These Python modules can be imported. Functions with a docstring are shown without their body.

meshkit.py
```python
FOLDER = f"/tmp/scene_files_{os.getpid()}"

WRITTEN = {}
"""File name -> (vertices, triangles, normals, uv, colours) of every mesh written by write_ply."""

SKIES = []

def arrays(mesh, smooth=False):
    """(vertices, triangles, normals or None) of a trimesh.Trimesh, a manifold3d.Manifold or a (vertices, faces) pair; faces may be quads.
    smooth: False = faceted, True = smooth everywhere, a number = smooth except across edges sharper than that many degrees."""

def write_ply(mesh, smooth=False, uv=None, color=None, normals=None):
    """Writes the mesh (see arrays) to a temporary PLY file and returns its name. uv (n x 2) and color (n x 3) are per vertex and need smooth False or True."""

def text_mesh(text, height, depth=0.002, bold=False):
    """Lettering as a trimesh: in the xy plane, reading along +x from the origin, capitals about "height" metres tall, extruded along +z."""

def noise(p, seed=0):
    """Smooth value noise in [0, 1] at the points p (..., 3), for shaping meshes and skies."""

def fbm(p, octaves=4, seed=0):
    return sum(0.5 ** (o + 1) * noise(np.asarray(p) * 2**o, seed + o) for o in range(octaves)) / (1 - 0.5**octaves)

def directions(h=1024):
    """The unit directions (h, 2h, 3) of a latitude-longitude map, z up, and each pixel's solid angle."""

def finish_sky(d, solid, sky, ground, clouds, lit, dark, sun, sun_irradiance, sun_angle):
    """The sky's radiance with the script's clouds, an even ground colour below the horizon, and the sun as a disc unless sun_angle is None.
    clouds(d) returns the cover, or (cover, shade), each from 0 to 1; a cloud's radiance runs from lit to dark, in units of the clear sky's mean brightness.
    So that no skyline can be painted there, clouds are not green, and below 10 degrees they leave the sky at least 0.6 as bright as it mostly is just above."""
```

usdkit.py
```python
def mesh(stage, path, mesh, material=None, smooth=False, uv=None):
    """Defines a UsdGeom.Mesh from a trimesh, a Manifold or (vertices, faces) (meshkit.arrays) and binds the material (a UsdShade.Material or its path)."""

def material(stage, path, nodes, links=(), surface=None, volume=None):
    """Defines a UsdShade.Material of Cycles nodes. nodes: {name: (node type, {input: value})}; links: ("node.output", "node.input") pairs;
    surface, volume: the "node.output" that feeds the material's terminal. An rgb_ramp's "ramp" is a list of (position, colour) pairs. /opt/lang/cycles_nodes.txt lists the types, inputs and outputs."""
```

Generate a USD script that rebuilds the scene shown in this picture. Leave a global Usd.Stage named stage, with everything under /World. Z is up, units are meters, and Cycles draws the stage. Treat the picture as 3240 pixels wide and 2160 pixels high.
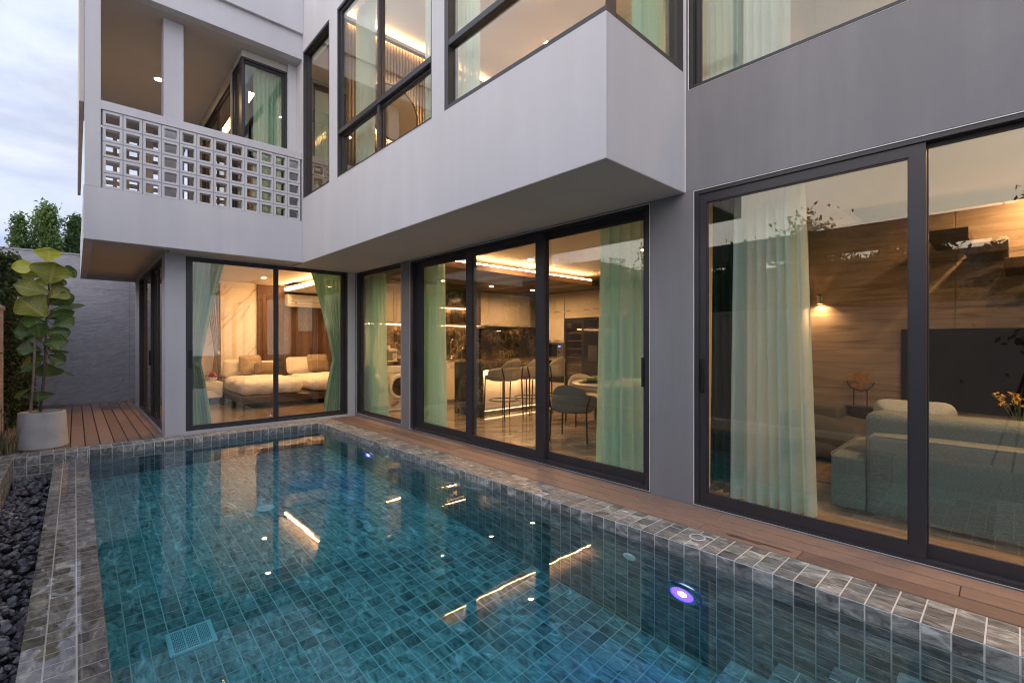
import math, random
import numpy as np, trimesh, usdkit, meshkit
from shapely.geometry import box as sbox, Polygon, Point
from shapely.ops import unary_union
from shapely import affinity
from pxr import Usd, UsdGeom, UsdLux, UsdShade, Gf, Sdf

# ------------------------------------------------------------------ stage, camera, sky, sun
stage = Usd.Stage.CreateInMemory()
UsdGeom.SetStageUpAxis(stage, UsdGeom.Tokens.z)
UsdGeom.SetStageMetersPerUnit(stage, 1.0)
UsdGeom.Xform.Define(stage, '/World')
YAW = math.radians(42.9485)
FWD = np.array([math.sin(YAW), math.cos(YAW), 0.0])
RGT = np.array([math.cos(YAW), -math.sin(YAW), 0.0])
EYE = np.array([0.0, 0.0, 1.3])
cam = UsdGeom.Camera.Define(stage, '/World/camera')
cam.AddTransformOp().Set(Gf.Matrix4d(*RGT, 0, 0, 0, 1, 0, *(-FWD), 0, *EYE, 1))
cam.CreateHorizontalApertureAttr(36.0)
cam.CreateVerticalApertureAttr(36.0 * 682 / 1024)
cam.CreateFocalLengthAttr(16.4965)
cam.CreateClippingRangeAttr(Gf.Vec2f(0.05, 500))
cam.CreateExposureAttr(0.68)

SUN_EL, SUN_DIR = math.radians(9.0), np.array([-0.95, -0.30])
SUN_ROT = math.atan2(SUN_DIR[0], SUN_DIR[1])
SKY_STRENGTH = 0.10
usdkit.material(stage, '/World/Looks/sky', {
    'tc': ('texture_coordinate', {}),
    'st': ('sky_texture', {'sky_type': 'single_scattering', 'sun_disc': False, 'sun_elevation': SUN_EL, 'sun_rotation': SUN_ROT, 'aerosol_density': 1.5}),
    'mp': ('mapping', {'scale': (1.1, 1.1, 2.6), 'location': (2.3, 0.7, 0.4)}),
    'n1': ('noise_texture', {'scale': 1.7, 'detail': 7.0, 'roughness': 0.55, 'distortion': 0.5}),
    'n2': ('noise_texture', {'scale': 2.6, 'detail': 6.0, 'roughness': 0.6, 'distortion': 0.8}),
    'cover': ('rgb_ramp', {'ramp': [(0.30, (0.45, 0.45, 0.45)), (0.55, (0.96, 0.96, 0.96)), (1.0, (1, 1, 1))]}),
    'cloud': ('rgb_ramp', {'ramp': [(0.28, (6.2, 7.0, 9.4)), (0.45, (8.2, 8.8, 10.5)), (0.60, (9.8, 10.1, 11.1)), (0.76, (8.2, 8.7, 10.4))]}),
    'mx': ('mix', {}),
    'dt': ('vector_math', {'math_type': 'dot_product', 'vector2': tuple(np.r_[SUN_DIR / np.linalg.norm(SUN_DIR) * 0.985, 0.17])}),
    'gl': ('map_range', {'from_min': -0.25, 'from_max': 1.0, 'to_min': 0.60, 'to_max': 1.45, 'clamp': True}),
    'sc': ('vector_math', {'math_type': 'scale'}),
    'tint': ('rgb_ramp', {'ramp': [(0.0, (0.92, 0.97, 1.08)), (0.45, (0.95, 0.98, 1.06)), (0.70, (0.98, 0.985, 1.03)), (1.0, (1.08, 0.98, 0.90))]}),
    'd01': ('map_range', {'from_min': -1.0, 'from_max': 1.0, 'to_min': 0.0, 'to_max': 1.0, 'clamp': True}),
    'tm': ('vector_math', {'math_type': 'multiply'}),
    'bg': ('background_shader', {'strength': SKY_STRENGTH})},
    [('tc.generated', 'mp.vector'), ('mp.vector', 'n1.vector'), ('mp.vector', 'n2.vector'), ('n1.fac', 'cover.fac'), ('n2.fac', 'cloud.fac'),
     ('cover.color', 'mx.fac'), ('st.color', 'mx.color1'), ('cloud.color', 'mx.color2'), ('tc.generated', 'dt.vector1'), ('dt.value', 'gl.value'), ('mx.color', 'sc.vector1'), ('gl.result', 'sc.scale'), ('dt.value', 'd01.value'), ('d01.result', 'tint.fac'), ('sc.vector', 'tm.vector1'), ('tint.color', 'tm.vector2'), ('tm.vector', 'bg.color')], surface='bg.background')
sky = UsdLux.DomeLight.Define(stage, '/World/sky')
UsdShade.MaterialBindingAPI.Apply(sky.GetPrim()).Bind(UsdShade.Material.Get(stage, '/World/Looks/sky'))
sky.GetPrim().SetCustomDataByKey('kind', 'structure')
sun = UsdLux.DistantLight.Define(stage, '/World/sun')
sun.CreateIntensityAttr(0.12); sun.CreateAngleAttr(110.0); sun.CreateNormalizeAttr(True); sun.CreateColorAttr(Gf.Vec3f(1.0, 0.9, 0.82))
_d = np.array([SUN_DIR[0], SUN_DIR[1], 0]); _d = _d / np.linalg.norm(_d) * math.cos(SUN_EL) + np.array([0, 0, math.sin(SUN_EL)])
_x = np.cross([0, 0, 1], _d); _x /= np.linalg.norm(_x); _y = np.cross(_d, _x)
sun.AddTransformOp().Set(Gf.Matrix4d(*_x, 0, *_y, 0, *_d, 0, 0, 0, 0, 1))

rng = random.Random(7)
nrg = np.random.default_rng(11)

# ------------------------------------------------------------------ materials
MATS = {}
def mat(name, nodes, links, surface='p.BSDF', volume=None):
    MATS[name] = usdkit.material(stage, '/World/Looks/' + name, nodes, links, surface=surface, volume=volume)
    return MATS[name]

def pmat(name, stops, rough=0.5, scale=3.0, mscale=(1, 1, 1), detail=5.0, distortion=0.0, bump=0.0, bscale=60.0, bm=None, metallic=0.0, spec=0.5, coat=0.0, rot=(0, 0, 0), nrough=0.55, sheen=0.0):
    if isinstance(stops[0], (int, float)):
        c = np.array(stops); stops = [(0.3, tuple(c * 0.94)), (0.7, tuple(np.minimum(c * 1.05, 1)))]
    nodes = {'g': ('geometry', {}), 'm0': ('mapping', {'rotation': rot}), 'mp': ('mapping', {'scale': mscale}),
             'n': ('noise_texture', {'scale': scale, 'detail': detail, 'distortion': distortion, 'roughness': nrough}),
             'r': ('rgb_ramp', {'ramp': stops}),
             'p': ('principled_bsdf', {'roughness': rough, 'metallic': metallic, 'specular_ior_level': spec, 'coat_weight': coat, 'sheen_weight': sheen})}
    links = [('g.position', 'm0.vector'), ('m0.vector', 'mp.vector'), ('mp.vector', 'n.vector'), ('n.fac', 'r.fac'), ('r.color', 'p.base_color')]
    if bump:
        nodes['mb'] = ('mapping', {'scale': bm or (1, 1, 1)})
        nodes['nb'] = ('noise_texture', {'scale': bscale, 'detail': 4.0})
        nodes['b'] = ('bump', {'strength': 1.0, 'distance': bump})
        links += [('m0.vector', 'mb.vector'), ('mb.vector', 'nb.vector'), ('nb.fac', 'b.height'), ('b.normal', 'p.normal')]
    return mat(name, nodes, links)

def wall_mat(name, a, b):
    mat(name, {'g': ('geometry', {}), 'n': ('noise_texture', {'scale': 0.9, 'detail': 7.0, 'roughness': 0.6}), 'ms': ('mapping', {'scale': (3.0, 3.0, 0.3)}), 'n2': ('noise_texture', {'scale': 1.0, 'detail': 5.0, 'roughness': 0.6}),
               'ad': ('math', {'math_type': 'multiply_add', 'value2': 0.45}), 'ml': ('math', {'math_type': 'multiply', 'value2': 0.55}), 'r': ('rgb_ramp', {'ramp': [(0.30, tuple(np.array(a) * 0.95)), (0.46, a), (0.62, b)]}),
               'nb': ('noise_texture', {'scale': 190.0, 'detail': 3.0}), 'b': ('bump', {'distance': 0.0007}), 'p': ('principled_bsdf', {'roughness': 0.72})},
        [('g.position', 'n.vector'), ('g.position', 'ms.vector'), ('ms.vector', 'n2.vector'), ('n2.fac', 'ml.value1'), ('n.fac', 'ad.value1'), ('ml.value', 'ad.value3'), ('ad.value', 'r.fac'), ('r.color', 'p.base_color'), ('g.position', 'nb.vector'), ('nb.fac', 'b.height'), ('b.normal', 'p.normal')])

def emat(name, col, strength):
    return mat(name, {'p': ('emission', {'color': col, 'strength': strength})}, [], surface='p.emission')

WARM = (1.0, 0.62, 0.28)
WARM2 = (1.0, 0.55, 0.22)
wall_mat('paint_white', (0.495, 0.497, 0.525), (0.530, 0.532, 0.560))
wall_mat('paint_grey', (0.198, 0.198, 0.211), (0.230, 0.230, 0.244))
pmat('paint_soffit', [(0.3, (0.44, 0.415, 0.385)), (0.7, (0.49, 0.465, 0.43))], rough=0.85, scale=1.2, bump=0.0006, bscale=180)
pmat('plaster_inside', (0.62, 0.58, 0.53), rough=0.8, scale=1.5)
pmat('ceiling_inside', (0.66, 0.63, 0.58), rough=0.85, scale=1.0)
pmat('frame_metal', (0.028, 0.027, 0.032), rough=0.42, scale=4, metallic=0.0, spec=0.5, bump=0.0002, bscale=500)
pmat('black_metal', (0.012, 0.012, 0.013), rough=0.35, metallic=0.3)
pmat('rubber', (0.01, 0.01, 0.011), rough=0.7)
pmat('caulk', (0.66, 0.66, 0.65), rough=0.6)
pmat('chrome', (0.75, 0.74, 0.72), rough=0.12, metallic=1.0)
pmat('steel', (0.42, 0.38, 0.33), rough=0.3, metallic=1.0, mscale=(1, 1, 30), scale=20)
pmat('gold', (0.85, 0.62, 0.28), rough=0.38, metallic=1.0)
pmat('grout', (0.66, 0.655, 0.64), rough=0.85, bump=0.0006, bscale=300)
pmat('pool_grout', (0.80, 0.80, 0.76), rough=0.85)

def tile_mat(name, dark, mid, light, rough, bumpd):
    nodes = {'g': ('geometry', {}), 'oi': ('object_info', {}),
             'ad': ('math', {'math_type': 'add'}), 'wn': ('white_noise_texture', {'dimensions': '1D'}),
             'sc': ('vector_math', {'math_type': 'scale', 'scale': 37.0}),
             'mp': ('mapping', {'scale': (1.0, 0.42, 1.0), 'rotation': (0.3, 0.5, 0.5)}),
             'av': ('vector_math', {'math_type': 'add'}),
             'n1': ('noise_texture', {'scale': 13.0, 'detail': 8.0, 'roughness': 0.68, 'distortion': 1.4}),
             'n2': ('noise_texture', {'scale': 6.0, 'detail': 6.0, 'roughness': 0.65, 'distortion': 0.7}),
             'r1': ('rgb_ramp', {'ramp': [(0.36, dark), (0.5, mid), (0.58, tuple(np.array(mid) * 1.35)), (0.69, light)]}),
             'r2': ('rgb_ramp', {'ramp': [(0.0, (0, 0, 0)), (0.60, (0, 0, 0)), (0.67, (0.75, 0.75, 0.75)), (1, (1, 1, 1))]}),
             'mx': ('mix', {'color2': light}),
             'mr': ('map_range', {'from_min': 0.0, 'from_max': 1.0, 'to_min': 0.62, 'to_max': 1.3}),
             'mul': ('vector_math', {'math_type': 'scale'}),
             'b': ('bump', {'strength': 1.0, 'distance': bumpd}),
             'p': ('principled_bsdf', {'roughness': rough})}
    links = [('oi.random', 'ad.value1'), ('g.random_per_island', 'ad.value2'), ('ad.value', 'wn.w'), ('wn.color', 'sc.vector1'),
             ('g.position', 'mp.vector'), ('mp.vector', 'av.vector1'), ('sc.vector', 'av.vector2'), ('av.vector', 'n1.vector'), ('av.vector', 'n2.vector'),
             ('n1.fac', 'r1.fac'), ('n2.fac', 'r2.fac'), ('r2.color', 'mx.fac'), ('r1.color', 'mx.color1'),
             ('wn.value', 'mr.value'), ('mx.color', 'mul.vector1'), ('mr.result', 'mul.scale'), ('mul.vector', 'p.base_color'),
             ('n1.fac', 'b.height'), ('b.normal', 'p.normal')]
    mat(name, nodes, links)
tile_mat('tile_stone', (0.070, 0.072, 0.068), (0.215, 0.217, 0.205), (0.60, 0.60, 0.585), 0.42, 0.0035)
tile_mat('tile_pool', (0.10, 0.12, 0.12), (0.29, 0.335, 0.335), (0.80, 0.84, 0.84), 0.5, 0.002)

# water: refracting surface over an absorbing body
mat('water', {'g': ('geometry', {}), 'mp': ('mapping', {'scale': (1, 1, 1)}), 'n': ('noise_texture', {'scale': 5.0, 'detail': 2.0, 'distortion': 0.3}), 'b': ('bump', {'strength': 0.25, 'distance': 0.0015}),
              'p': ('glass_bsdf', {'color': (1, 1, 1), 'roughness': 0.0, 'IOR': 1.33}),
              'v': ('absorption_volume', {'color': (0.015, 0.785, 0.885), 'density': 0.60})},
    [('g.position', 'mp.vector'), ('mp.vector', 'n.vector'), ('n.fac', 'b.height'), ('b.normal', 'p.normal')], surface='p.BSDF', volume='v.volume')

def glass_mat(name, tint, r0):
    mat(name, {'lw': ('layer_weight', {'blend': 0.5}), 'pw': ('math', {'math_type': 'power', 'value2': 4.0}),
               'ma': ('math', {'math_type': 'multiply_add', 'value2': 1 - r0, 'value3': r0, 'use_clamp': True}),
               't': ('transparent_bsdf', {'color': tint}), 'gl': ('glossy_bsdf', {'color': (1.0, 0.94, 0.78), 'roughness': 0.0}), 'm': ('mix_closure', {})},
        [('lw.facing', 'pw.value1'), ('pw.value', 'ma.value1'), ('ma.value', 'm.fac'), ('t.BSDF', 'm.closure1'), ('gl.BSDF', 'm.closure2')], surface='m.closure')
glass_mat('window_glass', (0.865, 0.89, 0.885), 0.085)
mat('mirror_glass', {'p': ('principled_bsdf', {'base_color': (0.75, 0.72, 0.66), 'metallic': 1.0, 'roughness': 0.02})}, [])

def cloth_mat(name, c, trans, tcol, clear=0.0, bump=0.0004):
    nodes = {'g': ('geometry', {}), 'mp': ('mapping', {'scale': (4, 4, 42)}), 'n': ('noise_texture', {'scale': 4.0, 'detail': 5.0, 'roughness': 0.7}),
             'r': ('rgb_ramp', {'ramp': [(0.3, tuple(np.array(c) * 0.84)), (0.62, c)]}),
             'd': ('diffuse_bsdf', {}), 'tl': ('translucent_bsdf', {'color': tcol}), 'm1': ('mix_closure', {'fac': trans}),
             'tr': ('transparent_bsdf', {'color': (0.95, 1, 0.97)}), 'm2': ('mix_closure', {'fac': clear})}
    mat(name, nodes, [('g.position', 'mp.vector'), ('mp.vector', 'n.vector'), ('n.fac', 'r.fac'), ('r.color', 'd.color'), ('d.BSDF', 'm1.closure1'), ('tl.BSDF', 'm1.closure2'),
                      ('m1.closure', 'm2.closure1'), ('tr.BSDF', 'm2.closure2')], surface='m2.closure')
cloth_mat('sheer', (0.58, 0.90, 0.83), 0.42, (0.58, 0.88, 0.82), 0.22)
cloth_mat('sheer_white', (0.73, 0.91, 0.89), 0.42, (0.74, 0.91, 0.90), 0.28)
cloth_mat('drape_dark', (0.022, 0.045, 0.038), 0.1, (0.02, 0.04, 0.03), 0.0)
cloth_mat('drape', (0.28, 0.54, 0.48), 0.28, (0.32, 0.55, 0.46), 0.0)

def leaf_mat(name, stops, tr=0.3, rough=0.45):
    mat(name, {'g': ('geometry', {}), 'oi': ('object_info', {}), 'ad': ('math', {'math_type': 'add'}), 'fr': ('math', {'math_type': 'fraction'}), 'r': ('rgb_ramp', {'ramp': stops}),
               'p': ('principled_bsdf', {'roughness': rough}), 'tl': ('translucent_bsdf', {}), 'm': ('mix_closure', {'fac': tr})},
        [('g.random_per_island', 'ad.value1'), ('oi.random', 'ad.value2'), ('ad.value', 'fr.value1'), ('fr.value', 'r.fac'), ('r.color', 'p.base_color'), ('r.color', 'tl.color'),
         ('p.BSDF', 'm.closure1'), ('tl.BSDF', 'm.closure2')], surface='m.closure')
leaf_mat('leaf_hedge', [(0, (0.028, 0.045, 0.014)), (0.6, (0.07, 0.105, 0.028)), (1, (0.14, 0.18, 0.05))])
leaf_mat('leaf_tree', [(0, (0.04, 0.08, 0.02)), (0.6, (0.10, 0.17, 0.04)), (1, (0.19, 0.27, 0.075))])
leaf_mat('leaf_grass', [(0, (0.10, 0.11, 0.04)), (0.6, (0.16, 0.15, 0.07)), (1, (0.30, 0.25, 0.15))])

def fig_mat(name, base, light, vein):
    mat(name, {'uv': ('attribute', {'attribute': 'st'}), 'sx': ('separate_xyz', {}), 'ab': ('math', {'math_type': 'absolute'}),
               'w': ('math', {'math_type': 'multiply_add', 'value2': 7.0}), 'ab2': ('math', {'math_type': 'multiply', 'value2': -4.2}),
               'pp': ('math', {'math_type': 'pingpong', 'value2': 0.5}), 'v1': ('math', {'math_type': 'less_than', 'value2': 0.07}), 'v2': ('math', {'math_type': 'less_than', 'value2': 0.035}), 'mxv': ('math', {'math_type': 'maximum'}),
               'g': ('geometry', {}), 'n': ('noise_texture', {'scale': 9.0, 'detail': 4.0}), 'r': ('rgb_ramp', {'ramp': [(0.3, base), (0.7, light)]}),
               'vs': ('math', {'math_type': 'multiply', 'value2': 0.5}), 'mx': ('mix', {'color2': vein}),
               'b': ('bump', {'strength': 0.6, 'distance': 0.004, 'invert': True}),
               'p': ('principled_bsdf', {'roughness': 0.38}), 'tl': ('translucent_bsdf', {}), 'm': ('mix_closure', {'fac': 0.22})},
        [('uv.vector', 'sx.vector'), ('sx.x', 'ab.value1'), ('ab.value', 'ab2.value1'), ('sx.y', 'w.value1'), ('ab2.value', 'w.value3'), ('w.value', 'pp.value1'), ('pp.value', 'v1.value1'), ('ab.value', 'v2.value1'),
         ('v1.value', 'mxv.value1'), ('v2.value', 'mxv.value2'), ('mxv.value', 'vs.value1'), ('g.position', 'n.vector'), ('n.fac', 'r.fac'), ('vs.value', 'mx.fac'), ('r.color', 'mx.color1'),
         ('mxv.value', 'b.height'), ('b.normal', 'p.normal'), ('mx.color', 'p.base_color'), ('mx.color', 'tl.color'), ('p.BSDF', 'm.closure1'), ('tl.BSDF', 'm.closure2')], surface='m.closure')
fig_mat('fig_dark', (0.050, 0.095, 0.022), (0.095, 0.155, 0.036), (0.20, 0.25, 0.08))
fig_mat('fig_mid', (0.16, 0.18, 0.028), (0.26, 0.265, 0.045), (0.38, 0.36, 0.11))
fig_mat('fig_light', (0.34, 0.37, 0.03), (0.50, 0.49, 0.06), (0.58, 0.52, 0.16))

pmat('bark', [(0.3, (0.05, 0.04, 0.03)), (0.7, (0.12, 0.10, 0.08))], rough=0.9, scale=14, mscale=(1, 1, 0.3), bump=0.006, bscale=30)
pmat('stake_wood', [(0.3, (0.16, 0.11, 0.09)), (0.7, (0.26, 0.19, 0.16))], rough=0.85, scale=20, bump=0.003, bscale=60)
pmat('concrete_pot', [(0.25, (0.36, 0.355, 0.35)), (0.5, (0.47, 0.465, 0.455)), (0.75, (0.53, 0.525, 0.51))], rough=0.85, scale=5, bump=0.001, bscale=160)
pmat('pot_rim', (0.30, 0.25, 0.19), rough=0.8)
pmat('soil', [(0.3, (0.02, 0.014, 0.01)), (0.7, (0.07, 0.05, 0.04))], rough=1.0, scale=40, bump=0.01, bscale=60)
for i, (a, b) in enumerate([((0.155, 0.097, 0.070), (0.285, 0.190, 0.145)), ((0.12, 0.074, 0.053), (0.225, 0.148, 0.112)), ((0.185, 0.117, 0.086), (0.315, 0.213, 0.165))]):
    pmat('deck_wood_%d' % i, [(0.25, a), (0.75, b)], rough=0.6, scale=7, mscale=(10, 0.9, 9), bump=0.0012, bscale=30, bm=(14, 0.8, 8), nrough=0.7)
pmat('joist', (0.02, 0.017, 0.015), rough=0.9)
pmat('wet_patch', [(0.3, (0.085, 0.05, 0.038)), (0.7, (0.13, 0.08, 0.06))], rough=0.25, scale=8)
pmat('rock', [(0.3, (0.035, 0.035, 0.045)), (0.55, (0.11, 0.11, 0.135)), (0.68, (0.42, 0.42, 0.47))], rough=0.36, scale=16, detail=8, nrough=0.7, bump=0.006, bscale=35)
pmat('rock_pale', [(0.3, (0.07, 0.07, 0.08)), (0.55, (0.17, 0.17, 0.19)), (0.68, (0.50, 0.50, 0.53))], rough=0.4, scale=14, detail=8, nrough=0.7, bump=0.006, bscale=35)
pmat('rock_dark', [(0.3, (0.02, 0.02, 0.024)), (0.6, (0.06, 0.06, 0.068)), (0.78, (0.3, 0.3, 0.33))], rough=0.3, scale=20, detail=8, nrough=0.7, bump=0.006, bscale=35)
pmat('gravel_base', (0.012, 0.012, 0.014), rough=0.9)
pmat('slate_cladding', [(0.3, (0.27, 0.268, 0.30)), (0.5, (0.39, 0.387, 0.43)), (0.62, (0.45, 0.447, 0.49)), (0.74, (0.68, 0.675, 0.72))], rough=0.65, scale=3.2, mscale=(1, 1, 3.4), rot=(0, 0.30, 0), detail=9, distortion=1.6, nrough=0.72, bump=0.006, bscale=7, bm=(1, 1, 3.4))
pmat('boundary_paint', (0.32, 0.32, 0.35), rough=0.8, bump=0.001, bscale=80)
pmat('ground', [(0.3, (0.06, 0.055, 0.045)), (0.7, (0.10, 0.09, 0.075))], rough=0.95, scale=6, bump=0.01, bscale=20)
pmat('neighbour_wall', (0.24, 0.235, 0.24), rough=0.85)
pmat('roof_tile', (0.08, 0.08, 0.085), rough=0.7)
pmat('pool_fitting', (0.84, 0.92, 0.95), rough=0.35)
pmat('fitting_dark', (0.03, 0.05, 0.08), rough=0.5)
# interior
pmat('marble_warm', [(0.30, (0.30, 0.23, 0.16)), (0.38, (0.50, 0.42, 0.33)), (0.45, (0.72, 0.67, 0.59)), (0.7, (0.78, 0.74, 0.67))], rough=0.3, scale=1.5, mscale=(0.55, 1, 3.2), rot=(0, 0.85, 0), detail=9, distortion=0.6, nrough=0.68)
def vein_mat(name, base, vein, rough, scale):
    mat(name, {'g': ('geometry', {}), 'n': ('noise_texture', {'scale': scale, 'detail': 8.0, 'distortion': 0.25, 'roughness': 0.68}), 's': ('math', {'math_type': 'subtract', 'value2': 0.5}), 'a': ('math', {'math_type': 'absolute'}),
               'n2': ('noise_texture', {'scale': scale * 0.45, 'detail': 3.0}), 'mr': ('map_range', {'from_min': 0.4, 'from_max': 0.65, 'to_min': 0.0, 'to_max': 1.0, 'clamp': True}),
               'r': ('rgb_ramp', {'ramp': [(0.0, (1, 1, 1)), (0.012, (0.5, 0.5, 0.5)), (0.05, (0.08, 0.08, 0.08)), (0.2, (0, 0, 0)), (1, (0, 0, 0))]}),
               'mu': ('math', {'math_type': 'multiply'}), 'mx': ('mix', {'color1': base, 'color2': vein}), 'p': ('principled_bsdf', {'roughness': rough})},
        [('g.position', 'n.vector'), ('g.position', 'n2.vector'), ('n.fac', 's.value1'), ('s.value', 'a.value1'), ('a.value', 'r.fac'), ('n2.fac', 'mr.value'), ('r.color', 'mu.value1'), ('mr.result', 'mu.value2'),
         ('mu.value', 'mx.fac'), ('mx.color', 'p.base_color')])
vein_mat('marble_dark', (0.024, 0.019, 0.014), (0.55, 0.42, 0.27), 0.14, 5.5)
for i, (a, b) in enumerate([((0.062, 0.026, 0.012), (0.12, 0.055, 0.026)), ((0.085, 0.037, 0.017), (0.155, 0.072, 0.034)), ((0.045, 0.020, 0.010), (0.092, 0.044, 0.022))]):
    pmat('walnut_%d' % i, [(0.3, a), (0.7, b)], rough=0.55, scale=8, mscale=(8, 8, 0.5), distortion=0.4, detail=6)
pmat('walnut_dark', [(0.3, (0.035, 0.02, 0.012)), (0.7, (0.075, 0.042, 0.025))], rough=0.35, scale=8, mscale=(0.6, 8, 8))
pmat('oak_band', [(0.3, (0.26, 0.15, 0.085)), (0.7, (0.36, 0.22, 0.13))], rough=0.4, scale=8, mscale=(0.6, 8, 8))
pmat('kitchen_floor', [(0.3, (0.11, 0.088, 0.066)), (0.5, (0.25, 0.205, 0.155)), (0.7, (0.40, 0.34, 0.265))], rough=0.07, scale=1.6, mscale=(0.35, 2.2, 1), rot=(0, 0, 0.55), detail=8, distortion=1.2, spec=0.6)
pmat('living_floor', [(0.3, (0.20, 0.15, 0.10)), (0.7, (0.33, 0.26, 0.18))], rough=0.22, scale=4, mscale=(6, 0.6, 1), detail=6, distortion=0.6)
pmat('bedroom_floor', [(0.3, (0.12, 0.085, 0.055)), (0.7, (0.26, 0.19, 0.125))], rough=0.16, scale=3.0, detail=7, distortion=1.6)
pmat('travertine', [(0.28, (0.15, 0.115, 0.085)), (0.45, (0.29, 0.235, 0.18)), (0.7, (0.40, 0.335, 0.265))], rough=0.45, scale=2.2, mscale=(1, 0.5, 7), detail=8, distortion=0.9)
pmat('cabinet_paint', (0.60, 0.555, 0.49), rough=0.35, scale=2)
pmat('white_enamel', (0.72, 0.71, 0.69), rough=0.25)
pmat('black_glass', (0.008, 0.008, 0.009), rough=0.06)
pmat('tv_screen', (0.006, 0.006, 0.007), rough=0.25, spec=0.15)
pmat('linen_white', (0.74, 0.71, 0.66), rough=0.85, bump=0.004, bscale=9, sheen=0.2)
pmat('linen_taupe', [(0.3, (0.26, 0.20, 0.14)), (0.7, (0.42, 0.34, 0.26))], rough=0.9, scale=22, bump=0.001, bscale=150)
pmat('linen_brown', [(0.3, (0.14, 0.10, 0.06)), (0.7, (0.24, 0.18, 0.11))], rough=0.9, scale=60, bump=0.002, bscale=120)
pmat('chair_fabric', [(0.3, (0.24, 0.235, 0.20)), (0.7, (0.36, 0.35, 0.30))], rough=0.95, scale=70, bump=0.001, bscale=200)
pmat('sofa_fabric', [(0.3, (0.070, 0.092, 0.086)), (0.5, (0.14, 0.172, 0.160)), (0.7, (0.25, 0.295, 0.272))], rough=0.95, scale=70, mscale=(1, 1, 2.2), bump=0.0015, bscale=110, detail=6, nrough=0.8)
pmat('sofa_cushion', [(0.3, (0.30, 0.33, 0.29)), (0.7, (0.45, 0.47, 0.42))], rough=0.95, scale=120, bump=0.001, bscale=260, detail=3)
pmat('armchair_fabric', [(0.3, (0.05, 0.05, 0.042)), (0.7, (0.10, 0.097, 0.08))], rough=0.95, scale=90)
pmat('rug', [(0.3, (0.05, 0.033, 0.022)), (0.7, (0.22, 0.14, 0.075))], rough=1.0, scale=25, bump=0.004, bscale=80)
pmat('petal_pink', (0.45, 0.06, 0.10), rough=0.6)
pmat('petal_yellow', (0.65, 0.40, 0.04), rough=0.6)
pmat('ceramic_white', (0.75, 0.74, 0.72), rough=0.2)
pmat('napkin_green', (0.22, 0.34, 0.12), rough=0.8)
pmat('placemat', (0.05, 0.075, 0.04), rough=0.9)
pmat('flute_wood', (0.16, 0.125, 0.10), rough=0.6, scale=6)
pmat('bath_stone', [(0.3, (0.40, 0.32, 0.22)), (0.6, (0.55, 0.46, 0.34)), (0.75, (0.66, 0.58, 0.47))], rough=0.3, scale=2.0, detail=8, distortion=1.3)
emat('lamp_warm', (1.0, 0.51, 0.205), 1600.0)
emat('lamp_balcony', (1.0, 0.62, 0.33), 210.0)
emat('strip_warm', (1.0, 0.58, 0.25), 20.0)
emat('strip_soft', (1.0, 0.60, 0.28), 6.0)
emat('strip_bright', (1.0, 0.49, 0.185), 60.0)
emat('strip_island', (1.0, 0.55, 0.24), 260.0)
emat('halo_light', (1.0, 0.56, 0.22), 130.0)
emat('pool_led', (0.010, 0.0035, 1.0), 44.0)
emat('pool_led_core', (0.45, 0.38, 1.0), 9.0)
emat('clock_led', (0.15, 0.3, 1.0), 2.0)

# ------------------------------------------------------------------ scene tree helpers
COUNT = {}
def fresh(parent, name):
    k = (parent, name); n = COUNT.get(k, 0); COUNT[k] = n + 1
    return parent + '/' + (name if n == 0 else '%s_%03d' % (name, n))

def data(prim, **kw):
    for k, v in kw.items():
        if v: prim.SetCustomDataByKey(k, v)

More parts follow.
